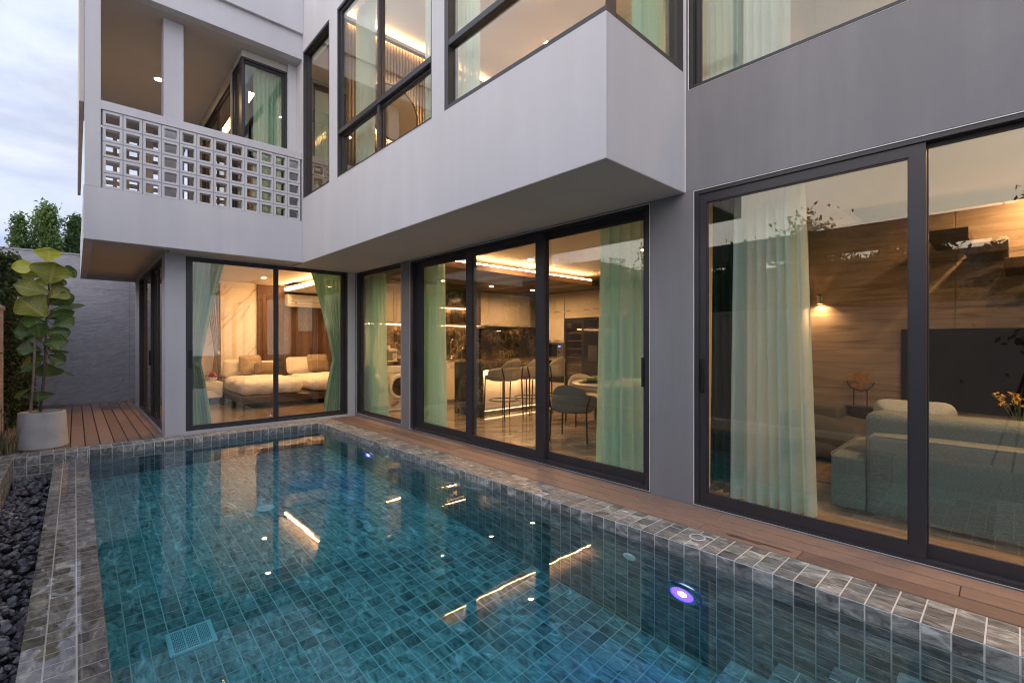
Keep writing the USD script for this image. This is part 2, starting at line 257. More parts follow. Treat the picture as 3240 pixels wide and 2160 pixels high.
class Thing:
    def __init__(self, name, label=None, cat=None, loc=(0, 0, 0), group=None, kind=None, rotz=0.0):
        self.path = fresh('/World', name); self.loc = np.array(loc, float)
        x = UsdGeom.Xform.Define(stage, self.path); x.AddTranslateOp().Set(Gf.Vec3d(*map(float, loc)))
        self.prim = x.GetPrim(); data(self.prim, label=label, category=cat, group=group, kind=kind)
    def part(self, name, m, material, smooth=False, parent=None, label=None, kind=None, uv=None):
        v, f = arr(m)
        p = fresh(parent or self.path, name)
        if uv is not None:
            q = usdkit.mesh(stage, p, (v - self.loc, f), MATS[material], smooth=True, uv=uv)
        else:
            q = usdkit.mesh(stage, p, (v - self.loc, f), MATS[material], smooth=smooth)
        data(q.GetPrim(), label=label, kind=kind)
        return p

def solo(name, m, material, label=None, cat=None, group=None, kind=None, smooth=False):
    p = fresh('/World', name); q = usdkit.mesh(stage, p, arr(m), MATS[material], smooth=smooth)
    data(q.GetPrim(), label=label, category=cat, group=group, kind=kind); return p

def copy_thing(src, loc, label=None, rotz=0.0, group=None):
    p = fresh('/World', src.path.split('/')[-1]); x = UsdGeom.Xform.Define(stage, p)
    x.GetPrim().GetReferences().AddInternalReference(src.path); x.GetPrim().SetInstanceable(True)
    x.ClearXformOpOrder(); x.AddTranslateOp().Set(Gf.Vec3d(*map(float, loc)))
    if rotz: x.AddRotateZOp().Set(rotz)
    data(x.GetPrim(), label=label, group=group); return p

def arr(m):
    if isinstance(m, list): m = cat(*m)
    if isinstance(m, tuple): return np.asarray(m[0], float), np.asarray(m[1], int)
    return np.array(m.vertices), np.array(m.faces)

def cat(*ms):
    vs, fs, n = [], [], 0
    for m in ms:
        v, f = arr(m); vs.append(v); fs.append(f + n); n += len(v)
    return np.vstack(vs), np.vstack(fs)

BOXF = np.array([[0, 2, 1], [1, 2, 3], [4, 5, 6], [5, 7, 6], [0, 1, 4], [1, 5, 4], [2, 6, 3], [3, 6, 7], [0, 4, 2], [2, 4, 6], [1, 3, 5], [3, 7, 5]])
def bx(x0, x1, y0, y1, z0, z1, bev=0.0):
    x0, x1, y0, y1, z0, z1 = min(x0, x1), max(x0, x1), min(y0, y1), max(y0, y1), min(z0, z1), max(z0, z1)
    if not bev:
        v = np.array([[x, y, z] for z in (z0, z1) for y in (y0, y1) for x in (x0, x1)])
        return v, BOXF
    b = min(bev, (x1 - x0) / 2.01, (y1 - y0) / 2.01, (z1 - z0) / 2.01); pts = []
    for x, sx in ((x0, 1), (x1, -1)):
        for y, sy in ((y0, 1), (y1, -1)):
            for z, sz in ((z0, 1), (z1, -1)):
                pts += [[x, y + sy * b, z + sz * b], [x + sx * b, y, z + sz * b], [x + sx * b, y + sy * b, z]]
    h = trimesh.convex.convex_hull(np.array(pts)); return np.array(h.vertices), np.array(h.faces)

def soft(x0, x1, y0, y1, z0, z1, r=0.05, sub=2, puff=0.0, seed=0):
    """rounded cushion-like box"""
    b = trimesh.creation.box([1, 1, 1]); 
    for _ in range(sub + 2): b = b.subdivide()
    v = np.array(b.vertices) * 2; c = np.array([(x0 + x1) / 2, (y0 + y1) / 2, (z0 + z1) / 2]); h = np.array([x1 - x0, y1 - y0, z1 - z0]) / 2
    p = v * h; rr = min(r, *h); inner = np.clip(p, -(h - rr), h - rr); d = p - inner; L = np.linalg.norm(d, axis=1, keepdims=True); p = inner + np.where(L > 0, d / np.maximum(L, 1e-9) * rr, 0)
    if puff:
        u = v; bul = (1 - u[:, 0] ** 2) * (1 - u[:, 1] ** 2); p[:, 2] += puff * bul * np.sign(u[:, 2])
    if seed: p += (meshkit.fbm(p * 6 + seed * 3.1, 3)[:, None] - 0.5) * 0.05 * np.array([0.4, 0.4, 1])
    return p + c, np.array(b.faces)

def plate(poly, axis, a0, a1):
    """extrude a 2-D polygon along axis; axis x: (y,z), axis y: (x,z), axis z: (x,y)"""
    ms = []
    for g in getattr(poly, 'geoms', [poly]):
        m = trimesh.creation.extrude_polygon(g, abs(a1 - a0), engine='earcut'); v = np.array(m.vertices); f = np.array(m.faces); w = v[:, 2] + min(a0, a1)
        if axis == 'x': v = np.c_[w, v[:, 0], v[:, 1]]
        elif axis == 'y': v = np.c_[v[:, 0], w, v[:, 1]]; f = f[:, ::-1]
        else: v = np.c_[v[:, 0], v[:, 1], w]
        ms.append((v, f))
    return cat(*ms)

def wall(axis, a0, a1, u0, u1, z0, z1, holes=()):
    p = sbox(u0, z0, u1, z1)
    for h in holes: p = p.difference(sbox(*h))
    return plate(p, axis, a0, a1)

def cyl(p0, p1, r0, r1=None, n=12, caps=True):
    p0, p1 = np.array(p0, float), np.array(p1, float); r1 = r0 if r1 is None else r1; d = p1 - p0; d /= np.linalg.norm(d)
    a = np.cross(d, [0, 0, 1] if abs(d[2]) < 0.9 else [1, 0, 0]); a /= np.linalg.norm(a); b = np.cross(d, a)
    t = np.linspace(0, 2 * np.pi, n, endpoint=False); ring = np.cos(t)[:, None] * a + np.sin(t)[:, None] * b
    v = np.vstack([p0 + ring * r0, p1 + ring * r1]); i = np.arange(n); j = (i + 1) % n
    f = np.vstack([np.c_[i, i + n, j], np.c_[j, i + n, j + n]])
    if caps:
        v = np.vstack([v, p0, p1]); f = np.vstack([f, np.c_[i, j, np.full(n, 2 * n)], np.c_[i + n, np.full(n, 2 * n + 1), j + n]])
    return v, f

def tube(pts, r, n=8):
    pts = np.array(pts, float); rr = np.broadcast_to(np.asarray(r, float), (len(pts),)); vs, fs = [], []; t = np.linspace(0, 2 * np.pi, n, endpoint=False); prev = None
    for k in range(len(pts)):
        d = pts[min(k + 1, len(pts) - 1)] - pts[max(k - 1, 0)]; d /= max(np.linalg.norm(d), 1e-9)
        a = np.cross(d, [0, 0, 1] if abs(d[2]) < 0.9 else [1, 0, 0]) if prev is None else prev - d * (prev @ d)
        a /= max(np.linalg.norm(a), 1e-9); prev = a; b = np.cross(d, a); vs.append(pts[k] + (np.cos(t)[:, None] * a + np.sin(t)[:, None] * b) * rr[k])
    m = len(pts); i = np.arange(n); j = (i + 1) % n
    for k in range(m - 1): fs += [np.c_[k * n + i, (k + 1) * n + i, k * n + j], np.c_[k * n + j, (k + 1) * n + i, (k + 1) * n + j]]
    v = np.vstack(vs + [pts[0], pts[-1]]); fs += [np.c_[i, j, np.full(n, m * n)], np.c_[(m - 1) * n + i, np.full(n, m * n + 1), (m - 1) * n + j]]
    return v, np.vstack(fs)[:, ::-1]

def lathe(prof, c, n=32):
    prof = np.array(prof, float); t = np.linspace(0, 2 * np.pi, n, endpoint=False); m = len(prof)
    v = np.vstack([np.c_[np.cos(a) * prof[:, 0], np.sin(a) * prof[:, 0], prof[:, 1]] for a in t]) + np.array(c); fs = []
    for k in range(n):
        o, q = k * m, ((k + 1) % n) * m; i = np.arange(m - 1); fs += [np.c_[o + i, q + i, o + i + 1], np.c_[o + i + 1, q + i, q + i + 1]]
    return v, np.vstack(fs)

def disc_x(c, r, depth, n=24):   # short cylinder along x
    return cyl((c[0] - depth / 2, c[1], c[2]), (c[0] + depth / 2, c[1], c[2]), r, n=n)

def ring(c, r, rt, axis='z', n=28, m=8, sy=1.0):
    t = np.linspace(0, 2 * np.pi, n + 1); z = np.zeros_like(t)
    p = {'z': np.c_[np.cos(t) * r, np.sin(t) * r * sy, z], 'y': np.c_[np.cos(t) * r, z, np.sin(t) * r * sy], 'x': np.c_[z, np.cos(t) * r, np.sin(t) * r * sy]}[axis]
    return tube(p + np.array(c), rt, m)

def project(p):
    d = np.asarray(p, float) - EYE; z = d @ FWD; return 0.5 + 16.4965 / 36 * (d @ RGT) / z, 0.5 - 16.4965 / 36 * 1024 / 682 * d[2] / z, z

# ------------------------------------------------------------------ ground, pool, decks
G = 0.0068                       # grout joint
TS = 0.105                       # tile module
ZW = -0.085                      # water level
PX0, PX1, PY0, PY1, PZ = 0.11, 2.868, -0.40, 7.62, -1.30

gp = sbox(-40, -40, 40, 60).difference(sbox(-0.52, PY0 - 0.05, PX1 + 0.15, PY1 + 0.2))
solo('ground', plate(gp, 'z', -0.3, -0.16), 'ground', kind='structure')

def tile_mesh(c, ax, su, sv, h=0.004, lift=0.0):
    """a thin tile with eased edges; c centre on the surface, ax outward axis like '+z' or '-x'"""
    e = 0.0022; a, b = su / 2, sv / 2; s = 1 if ax[0] == '+' else -1
    v = np.array([[-a, -b, -h], [a, -b, -h], [a, b, -h], [-a, b, -h], [-a, -b, -e * 0.6], [a, -b, -e * 0.6], [a, b, -e * 0.6], [-a, b, -e * 0.6],
                  [-a + e, -b + e, 0], [a - e, -b + e, 0], [a - e, b - e, 0], [-a + e, b - e, 0]])
    f = [[8, 9, 10], [8, 10, 11]]
    for o in (0, 4):
        for i in range(4): j = (i + 1) % 4; f += [[o + i, o + j, o + 4 + j], [o + i, o + 4 + j, o + 4 + i]]
    f = np.array(f); v[:, 2] += lift; w = v[:, 2] * s
    if ax[1] == 'z': p = np.c_[v[:, 0], v[:, 1], w]; flip = s < 0
    elif ax[1] == 'x': p = np.c_[w, v[:, 0], v[:, 1]]; flip = s < 0
    else: p = np.c_[v[:, 0], w, v[:, 1]]; flip = s > 0
    return p + np.array(c), (f[:, ::-1] if flip else f)

def lay(parent, rects, ax, plane, material, limit=300, name='tile'):
    """rects: (u0,u1,v0,v1) tile cells. The tiles that show largest become parts, the rest one part of kind stuff."""
    items = []
    for u0, u1, v0, v1 in rects:
        c = {'z': ((u0 + u1) / 2, (v0 + v1) / 2, plane), 'x': (plane, (u0 + u1) / 2, (v0 + v1) / 2), 'y': ((u0 + u1) / 2, plane, (v0 + v1) / 2)}[ax[1]]
        px, py, d = project(c); inview = d > 0.2 and -0.05 < px < 1.05 and -0.05 < py < 1.08
        items.append((0 if inview else 1, np.linalg.norm(np.array(c) - EYE), c, u1 - u0 - G, v1 - v0 - G))
    items.sort(key=lambda t: t[:2]); rest = []
    for k, (out, d, c, su, sv) in enumerate(items):
        m = tile_mesh(c, ax, su, sv, lift=rng.uniform(-0.0007, 0.0007))
        if k < limit and not out: parent.part(name, m, material)
        else: rest.append(m)
    if rest: parent.part('tile_field', cat(*rest), material, kind='stuff')

def cells(u0, u1, v0, v1, uo, vo, su=TS, sv=TS):
    out = []
    us = sorted({u0, u1} | {round(uo + k * su, 5) for k in range(-300, 300) if u0 + 0.012 < uo + k * su < u1 - 0.012})
    vs = sorted({v0, v1} | {round(vo + k * sv, 5) for k in range(-300, 300) if v0 + 0.012 < vo + k * sv < v1 - 0.012})
    for a, b in zip(us, us[1:]):
        for c, d in zip(vs, vs[1:]): out.append((a, b, c, d))
    return out

S = 0.003  # grout bed lies this far under the tile faces
YO = 0.093  # tile joints along y (measured at 1.771, 1.663 ...)
fl = Thing('pool_floor', kind='structure')
fl.part('grout_bed', bx(PX0, PX1, PY0, PY1, PZ - 0.15, PZ - S), 'pool_grout')
lay(fl, cells(PX0, PX1, 1.0, PY1, PX1, YO), '+z', PZ, 'tile_pool')
pw = Thing('pool_wall', kind='structure')
pw.part('grout_bed', bx(PX1 + S, PX1 + 0.3, PY0 - 0.3, PY1 + 0.3, PZ - 0.15, -0.05), 'grout')
lay(pw, cells(PY0, PY1, PZ, -0.004, YO, 0), '-x', PX1, 'tile_stone')
pf = Thing('pool_wall', kind='structure')
pf.part('grout_bed', bx(-0.75, PX1 + S, PY1 + S, PY1 + 0.285, PZ - 0.15, -0.05), 'grout')
lay(pf, cells(-0.505, -0.18, -0.42, -0.004, 0.02, 0) + cells(-0.18, PX0, -0.09, -0.004, 0.02, 0) + cells(PX0, PX1, PZ, -0.004, 0.02, 0), '-y', PY1, 'tile_stone')
pl = Thing('pool_ledge', kind='structure')
pl.part('grout_bed', bx(-0.18 + S, PX0 - S, PY0 - 0.3, PY1, PZ - 0.15, -0.09 - S), 'grout')
lay(pl, cells(-0.18, PX0, 1.0, PY1, PX0, YO), '+z', -0.09, 'tile_stone')
pl.part('tile_field', cat(*[tile_mesh((-0.18, (a + b) / 2, (c + d) / 2), '-x', b - a - G, d - c - G) for a, b, c, d in cells(1.0, PY1, -0.42, -0.092, YO, 0)]), 'tile_stone', kind='stuff')
pl.part('tile_field', cat(*[tile_mesh((PX0, (a + b) / 2, (c + d) / 2), '+x', b - a - G, d - c - G) for a, b, c, d in cells(1.0, PY1, PZ, -0.092, YO, 0)]), 'tile_pool', kind='stuff')
pc = Thing('pool_coping', kind='structure')
pc.part('grout_bed', [bx(PX1 + S, 3.158, PY0 - 0.3, PY1, -0.05, -S), bx(-0.75, 3.158, PY1 + S, 7.905, -0.05, -S)], 'grout')
rc = [r for r in cells(PX1, 3.158, PY0, PY1, PX1, YO)]
cover_c = (3.024, 1.442)
lay(pc, rc, '+z', 0.0, 'tile_stone')
lay(pc, cells(-0.505, 3.158, PY1, 7.905, 0.02, PY1, TS, 0.105), '+z', 0.0, 'tile_stone')
pk = Thing('pit_kerb', kind='structure')
pk.part('grout_bed', bx(-0.75, -0.505 - S, PY0, PY1, -0.6, -S), 'grout')
lay(pk, cells(-0.75, -0.505, 4.0, 7.905, -0.505, YO), '+z', 0.0, 'tile_stone', limit=120)
lay(pk, cells(4.0, PY1, -0.42, -0.004, YO, 0), '+x', -0.505, 'tile_stone', limit=120)
# steps under water at the near end
st = Thing('pool_steps', kind='structure')
for k in range(5):
    y1 = 1.164 - 0.262 * k; z1 = -1.09 + 0.21 * k; y0 = y1 - 0.262 if k < 4 else PY0
    st.part('grout_bed', bx(1.3, PX1, y0 + (0.003 if k < 4 else 0), y1 - S, PZ - 0.02, z1 - S), 'pool_grout')
    lay(st, cells(1.3, PX1, y0, y1, PX1, y1), '+z', z1, 'tile_pool', limit=60)
    lay(st, cells(1.3, PX1, z1 - 0.21, z1 - 0.004, PX1, z1), '+y', y1, 'tile_pool', limit=0)
solo('pool_water', bx(-0.178, PX1 + 0.02, PY0 - 0.02, PY1 + 0.02, PZ - 0.06, ZW), 'water', kind='structure')

# fittings in the pool
g = Thing('drain_grate', 'rectangular slotted plastic drain grate on the pool floor', 'drain grate', (0.5585, 3.695, PZ))
gx0, gx1, gy0, gy1 = 0.437, 0.680, 3.575, 3.812
poly = sbox(gx0, gy0, gx1, gy1)
bw = (gx1 - gx0 - 0.03) / 3
holes = []
for i in range(3):
    for a in range(7):
        for b in range(9):
            w, h = bw - 0.008, gy1 - gy0 - 0.03
            x = gx0 + 0.015 + i * bw + 0.004 + (a + 0.5) * w / 7; y = gy0 + 0.015 + (b + 0.5) * h / 9
            holes.append(sbox(x - w / 7 * 0.3, y - h / 9 * 0.38, x + w / 7 * 0.3, y + h / 9 * 0.38))
g.part('grille', plate(poly.difference(unary_union(holes)), 'z', PZ + 0.012, PZ + 0.026), 'pool_fitting')
g.part('frame', plate(poly.buffer(0.006, join_style=2).difference(poly.buffer(-0.01, join_style=2)), 'z', PZ + 0.001, PZ + 0.020), 'pool_fitting')
g.part('sump', bx(gx0, gx1, gy0, gy1, PZ + 0.001, PZ + 0.006), 'fitting_dark')
d = Thing('floor_inlet', 'round white inlet cover on the pool floor farther from the camera', 'pool inlet', (1.486, 5.465, PZ))
d.part('flange', lathe([(0, 0.012), (0.06, 0.016), (0.085, 0.012), (0.092, 0.002)], (1.486, 5.465, PZ), 32), 'pool_fitting', smooth=40)
d.part('cap', lathe([(0, 0.026), (0.03, 0.025), (0.036, 0.014)], (1.486, 5.465, PZ), 24), 'pool_fitting', smooth=40)
for y, z, lab in ((1.455, -0.585, 'nearer round blue underwater light in the pool wall'), (5.847, -0.561, 'farther round blue underwater light in the pool wall')):
    t = Thing('pool_light', lab, 'pool light', (PX1, y, z), group='underwater lights in the pool wall')
    hv, hf = lathe([(0.122, 0.0), (0.122, 0.010), (0.112, 0.026), (0.090, 0.036), (0.077, 0.034), (0.074, 0.022)], (0, 0, 0), 40)
    def turn(v): return np.c_[-v[:, 2], v[:, 0], v[:, 1]] + np.array([PX1, y, z])
    t.part('bezel', (turn(hv), hf[:, ::-1]), 'chrome', smooth=40)
    lv, lf = lathe([(0.074, 0.024), (0.055, 0.027), (0.030, 0.029)], (0, 0, 0), 32); t.part('lens', (turn(lv), lf), 'pool_led')
    lv, lf = lathe([(0.034, 0.0295), (0.012, 0.030), (0.0, 0.030)], (0, 0, 0), 32); t.part('bulb', (turn(lv), lf), 'pool_led_core')
    bv = bx(PX1 - 0.03, PX1 - 0.022, y - 0.012, y + 0.012, z + 0.088, z + 0.105, 0.003); t.part('screw_tab', bv, 'steel')
for y, z, lab in ((1.861, -0.402, 'round white jet nozzle beside the nearer pool light'), (3.897, -0.323, 'round white jet nozzle midway along the pool wall'), (5.379, -0.328, 'round white jet nozzle beside the farther pool light')):
    t = Thing('jet_nozzle', lab, 'jet nozzle', (PX1, y, z), group='jet nozzles in the pool wall')
    def turn(v): return np.c_[-v[:, 2], v[:, 0], v[:, 1]] + np.array([PX1, y, z])
    hv, hf = lathe([(0.050, 0.0), (0.050, 0.006), (0.042, 0.014), (0.024, 0.016), (0.022, 0.008)], (0, 0, 0), 28); t.part('flange', (turn(hv), hf[:, ::-1]), 'pool_fitting', smooth=40)
    hv, hf = lathe([(0.016, 0.0), (0.016, 0.016), (0.006, 0.016), (0.005, 0.010), (0.0, 0.010)], (0, 0, 0), 20); t.part('nozzle', (turn(hv), hf[:, ::-1]), 'pool_fitting', smooth=40)
t = Thing('skimmer_lid', 'small round stone lid with a white grout ring set in the coping', 'lid', (cover_c[0], cover_c[1], 0))
t.part('lid', lathe([(0, 0.003), (0.043, 0.003), (0.044, -0.002)], (*cover_c, 0), 32), 'tile_stone')
t.part('grout_ring', lathe([(0.044, -0.003), (0.044, 0.0035), (0.051, 0.0035), (0.052, 0.0005)], (*cover_c, 0), 32), 'grout')

# black stones in the overflow pit
gb = Thing('stone_pit', kind='structure')
gb.part('base', bx(-0.505, -0.18, PY0, PY1, -0.6, -0.32), 'gravel_base')
rocks = []
for s in range(7):
    m = trimesh.creation.icosphere(2); v = np.array(m.vertices); h = 1 + (meshkit.fbm(v * 1.6 + s * 9.3, 3)[:, None] - 0.5) * 1.0 + (meshkit.noise(v * 4 + s * 5.1)[:, None] - 0.5) * 0.22
    v = v * h * np.array([1.0, 0.72, 0.5]); rocks.append((v, np.array(m.faces)))
placed = []
for k in range(2600):
    x = rng.uniform(-0.50, -0.185); y = 2.2 + (PY1 - 2.25) * rng.random() ** 1.25; r = rng.uniform(0.018, 0.036) if rng.random() < 0.6 else rng.uniform(0.034, 0.056)
    z = -0.275 + rng.uniform(-0.02, 0.035) + 0.02 * math.sin(y * 3 + x * 6)
    placed.append((x, y, z, r))
placed.sort(key=lambda q: (q[1], q[0])); keep = []
for q in placed:
    if all((q[0] - o[0]) ** 2 + (q[1] - o[1]) ** 2 > ((q[3] + o[3]) * 0.62) ** 2 for o in keep[-160:]): keep.append(q)
def rock_at(q):
    v, f = rocks[rng.randrange(7)]; a, b, c = rng.uniform(0, 6.28), rng.gauss(0, 0.5), rng.gauss(0, 0.5)
    R = trimesh.transformations.euler_matrix(b, c, a)[:3, :3]
    p = (v * q[3]) @ R.T + np.array(q[:3]); p[:, 0] = np.clip(p[:, 0], -0.504, -0.181); return p, f
order = sorted(keep, key=lambda q: (0 if (lambda p: p[2] > 0.2 and -0.03 < p[0] < 1.03 and -0.03 < p[1] < 1.06)(project(q[:3])) else 1, q[1]))
more = []
for k, q in enumerate(order):
    if k < 300: gb.part('stone', rock_at(q), ('rock', 'rock_dark', 'rock', 'rock_pale', 'rock_dark', 'rock')[rng.randrange(6)], smooth=50)
    else: more.append(rock_at(q))
low = [rock_at((rng.uniform(-0.49, -0.2), rng.uniform(2.2, PY1), -0.305, 0.03)) for _ in range(260)]
gb.part('small_stones', cat(*(more + low)), 'rock', smooth=50, kind='stuff')

# timber decks
dk = Thing('deck_path', kind='structure')
dk.part('joist', bx(3.162, 3.60, PY0 - 1, 7.925, -0.10, -0.022), 'joist')
ends = {0: [-1.4, 0.9, 1.51, 3.9, 6.2, 7.92], 1: [-1.4, 0.2, 2.06, 4.6, 7.92], 2: [-1.4, -0.3, 1.51, 3.4, 5.6, 7.92]}
xs = [3.162, 3.309, 3.456, 3.605]
for i in range(3):
    for a, b in zip(ends[i], ends[i][1:]):
        dk.part('plank', bx(xs[i] + 0.006, xs[i + 1] - 0.006, a + 0.0015, b - 0.0015, -0.022, 0.001 + rng.uniform(-0.001, 0.001), 0.003), 'deck_wood_%d' % rng.randrange(3))
dl = Thing('deck_terrace', kind='structure')
dl.part('joist', bx(-0.74, 0.90, 7.91, 13.39, -0.10, -0.022), 'joist')
x = -0.744; k = 0
while x < 0.88:
    x1 = min(x + 0.1395, 0.897); cut = [11.6, 9.8, 11.6, 10.4][k % 4]
    for a, b in ((7.910, cut), (cut, 13.385)):
        dl.part('plank', bx(x + 0.005, x1 - 0.005, a + 0.0015, b - 0.0015, -0.022, 0.001 + rng.uniform(-0.001, 0.001), 0.004), 'deck_wood_%d' % rng.randrange(3))
    x = x1; k += 1
def blot(cx, cy, rx, ry, seed, ang=0.0, z=0.0032):
    t = np.linspace(0, 2 * np.pi, 60, endpoint=False); r = 0.45 + 1.1 * meshkit.fbm(np.c_[np.cos(t) * 1.6 + seed, np.sin(t) * 1.6, t * 0], 4)
    x, y = rx * r * np.cos(t), ry * r * np.sin(t); c, s = math.cos(ang), math.sin(ang)
    v = np.vstack([np.c_[cx + x * c - y * s, cy + x * s + y * c, np.full(60, z)], [[cx, cy, z]]]); i = np.arange(60)
    return v, np.c_[i, (i + 1) % 60, np.full(60, 60)]
solo('wet_patch', [blot(0.47, 12.2, 0.17, 0.34, 3.3), blot(0.62, 12.75, 0.10, 0.18, 8.1), blot(-0.1, 12.9, 0.35, 0.14, 2.2), blot(0.90 - 0.12, 13.1, 0.07, 0.1, 5.5)], 'wet_patch', kind='stuff')
solo('wet_patch', [blot(3.225, 1.20, 0.020, 0.13, 1.7), blot(3.235, 1.03, 0.012, 0.08, 4.1)], 'wet_patch', kind='stuff')
# ------------------------------------------------------------------ the house
FX, BX = 3.61, 2.54            # main facade plane, upper box plane
WY, VY = 7.93, 7.436           # wing ground wall, balcony front
TOPZ = 6.52
H = Thing('house', 'modern two storey villa with white upper box and grey lower walls by the pool', 'house', (4.5, 4.0, 0))

def glazing(kind, axis, plane, u0, u1, z0, z1, sashes, outer=0.05, depth=0.12, s=1, handle=None, jamb=0.0, caulk=True, outer_pad=None):
    """kind: part name. sashes: (u0,u1,z0,z1, frame (l,r,b,t), offset). s=+1: the inside lies towards +axis."""
    F = sbox(u0, z0, u1, z1); L, R, B, T = outer_pad or (outer,) * 4
    f = F.difference(sbox(u0 + L, z0 + B, u1 - R, z1 - T))
    p = H.part(kind, plate(f, axis, plane + s * 0.004, plane + s * depth), 'frame_metal')
    if caulk:
        c = F.buffer(0.0032, join_style=2).difference(F.buffer(-0.002, join_style=2)).intersection(sbox(u0 - 1, z0, u1 + 1, z1 + 1))
        H.part('sealant', plate(c, axis, plane - s * 0.002, plane + s * 0.01), 'caulk', parent=p)
    for a, b, c, d, (l, r, bo, to), off in sashes:
        q = sbox(a, c, b, d); hole = sbox(a + l, c + bo, b - r, d - to)
        if l + r + bo + to > 0:
            sm = plate(q.difference(hole), axis, plane + s * off, plane + s * (off + 0.038))
            bead = plate(hole.difference(hole.buffer(-0.009, join_style=2)), axis, plane + s * (off + 0.008), plane + s * (off + 0.03))
            H.part('sash', cat(sm, bead), 'frame_metal', parent=p)
        H.part('pane', plate(hole.buffer(0.002, join_style=2), axis, plane + s * (off + 0.016), plane + s * (off + 0.022)), 'window_glass', parent=p)
    for (hu, hz0, hz1, off) in (handle or []):
        if axis == 'x': m = [bx(plane + s * (off - 0.016), plane + s * off, hu - 0.014, hu + 0.014, hz0, hz1, 0.004), bx(plane + s * (off - 0.03), plane + s * (off - 0.016), hu - 0.014, hu - 0.004, hz0 + 0.01, hz1 - 0.01, 0.003)]
        else: m = [bx(hu - 0.02, hu + 0.02, plane + s * (off - 0.016), plane + s * off, hz0, hz1, 0.004), bx(hu + 0.004, hu + 0.016, plane + s * (off - 0.034), plane + s * (off - 0.016), hz0 + 0.02, hz1 - 0.02, 0.003)]
        H.part('handle', cat(*m), 'black_metal', parent=p)
    return p

YR = -2.6                       # right end of the house, out of frame
# main facade (grey)
H.part('facade_wall', wall('x', FX, FX + 0.16, YR, 8.45, -0.1, 2.50, [(YR + 0.3, 0.0, 1.752, 2.495), (2.146, 0.0, 6.086, 2.482), (6.343, 0.045, 7.89, 2.497)]), 'paint_grey')
H.part('facade_wall', wall('x', FX, FX + 0.16, YR, 1.822, 2.502, TOPZ, [(YR + 0.3, 3.315, 1.795, 5.72)]), 'paint_grey')
# projecting white box
H.part('box_wall', wall('x', BX, BX + 0.12, 1.825, VY + 0.3, 2.503, TOPZ, [(1.80, 3.463, 3.665, 5.70), (3.87, 3.463, 6.135, 5.70), (6.393, 3.470, 7.404, 5.70)]), 'paint_white')
H.part('box_wall', wall('y', 1.825, 1.945, BX + 0.12, FX + 0.2, 2.503, TOPZ, [(BX, 3.463, 3.585, 5.70)]), 'paint_white')
H.part('corner_joint', bx(FX - 0.008, FX - 0.001, 1.816, 1.824, 2.5, TOPZ), 'caulk')
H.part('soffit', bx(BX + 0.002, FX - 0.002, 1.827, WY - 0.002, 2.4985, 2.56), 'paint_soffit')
# wing
H.part('wing_wall', wall('y', WY, WY + 0.15, 0.90, FX - 0.002, -0.12, 2.60, [(1.135, 0.04, 3.475, 2.495)]), 'paint_white')
H.part('wing_wall', wall('x', 0.90, 1.05, WY + 0.151, 12.3, -0.02, 2.60, [(8.262, 0.03, 11.53, 2.50)]), 'paint_white')
H.part('balcony_band', [bx(0.07, BX - 0.001, VY, VY + 0.12, 2.508, 3.135, 0.002), bx(0.07, 0.16, VY + 0.121, 12.3, 2.508, 3.135, 0.002), bx(0.161, 0.9, 12.2, 12.3, 2.508, 3.135)], 'paint_white')
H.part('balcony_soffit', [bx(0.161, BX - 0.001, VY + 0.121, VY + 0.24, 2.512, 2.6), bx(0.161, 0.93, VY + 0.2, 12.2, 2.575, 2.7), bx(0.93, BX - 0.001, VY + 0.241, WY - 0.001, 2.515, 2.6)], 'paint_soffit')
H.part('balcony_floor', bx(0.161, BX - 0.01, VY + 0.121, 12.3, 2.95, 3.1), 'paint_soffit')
H.part('column', bx(0.08, 0.224, VY + 0.001, VY + 0.15, 3.136, TOPZ - 0.54, 0.003), 'paint_white')
H.part('column', bx(0.86, 1.08, 7.72, 7.95, 3.10, 5.60, 0.003), 'paint_white')
H.part('column', bx(0.96, 1.16, 11.9, 12.18, 3.10, 5.60, 0.003), 'paint_white')
H.part('pier', bx(2.421, BX - 0.001, 7.70, 7.9, 3.10, 5.62), 'paint_white')
H.part('balcony_beam', bx(0.225, BX - 0.001, VY, VY + 0.15, 5.60, 5.966, 0.003), 'paint_white')
H.part('balcony_fascia', bx(0.03, BX - 0.001, VY - 0.055, VY + 0.2, 5.967, TOPZ, 0.003), 'paint_white')
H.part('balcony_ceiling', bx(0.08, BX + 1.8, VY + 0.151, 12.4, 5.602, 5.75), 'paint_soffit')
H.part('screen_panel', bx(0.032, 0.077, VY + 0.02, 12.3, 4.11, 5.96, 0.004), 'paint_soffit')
H.part('stone_wall', wall('y', 11.8, 11.9, 1.05, 5.0, 0.0, 2.62), 'marble_warm')
# block balustrades: every hollow block is a piece
def blocks(y0, x_start, n, name, rows=5):
    bal = H.part(name, [bx(x_start - 0.016, x_start + n * 0.19 + 0.016, y0 - 0.001, y0 + 0.11, 3.136 + rows * 0.1876, 3.136 + rows * 0.1876 + 0.106, 0.003)], 'paint_white')
    for r in range(rows):
        for c in range(n):
            xa, za = x_start + c * 0.19, 3.136 + r * 0.1876
            o = sbox(xa + 0.0015, za + 0.0015, xa + 0.1885, za + 0.1861); b = 0.012
            a, q = 0.030, 0.034
            hole = sbox(xa + a, za + q, xa + 0.19 - a, za + 0.1876 - q)
            m = plate(o.difference(hole), 'y', y0 + 0.016, y0 + 0.095)
            rim = plate(sbox(xa + 0.007, za + 0.007, xa + 0.183, za + 0.1806).difference(hole.buffer(0.0, join_style=2)), 'y', y0 + 0.011, y0 + 0.016)
            H.part('block', cat(m, rim), 'paint_white', parent=bal)
blocks(VY, 0.239, 12, 'balustrade')
blocks(12.19, 0.20, 8, 'block_screen', 12)
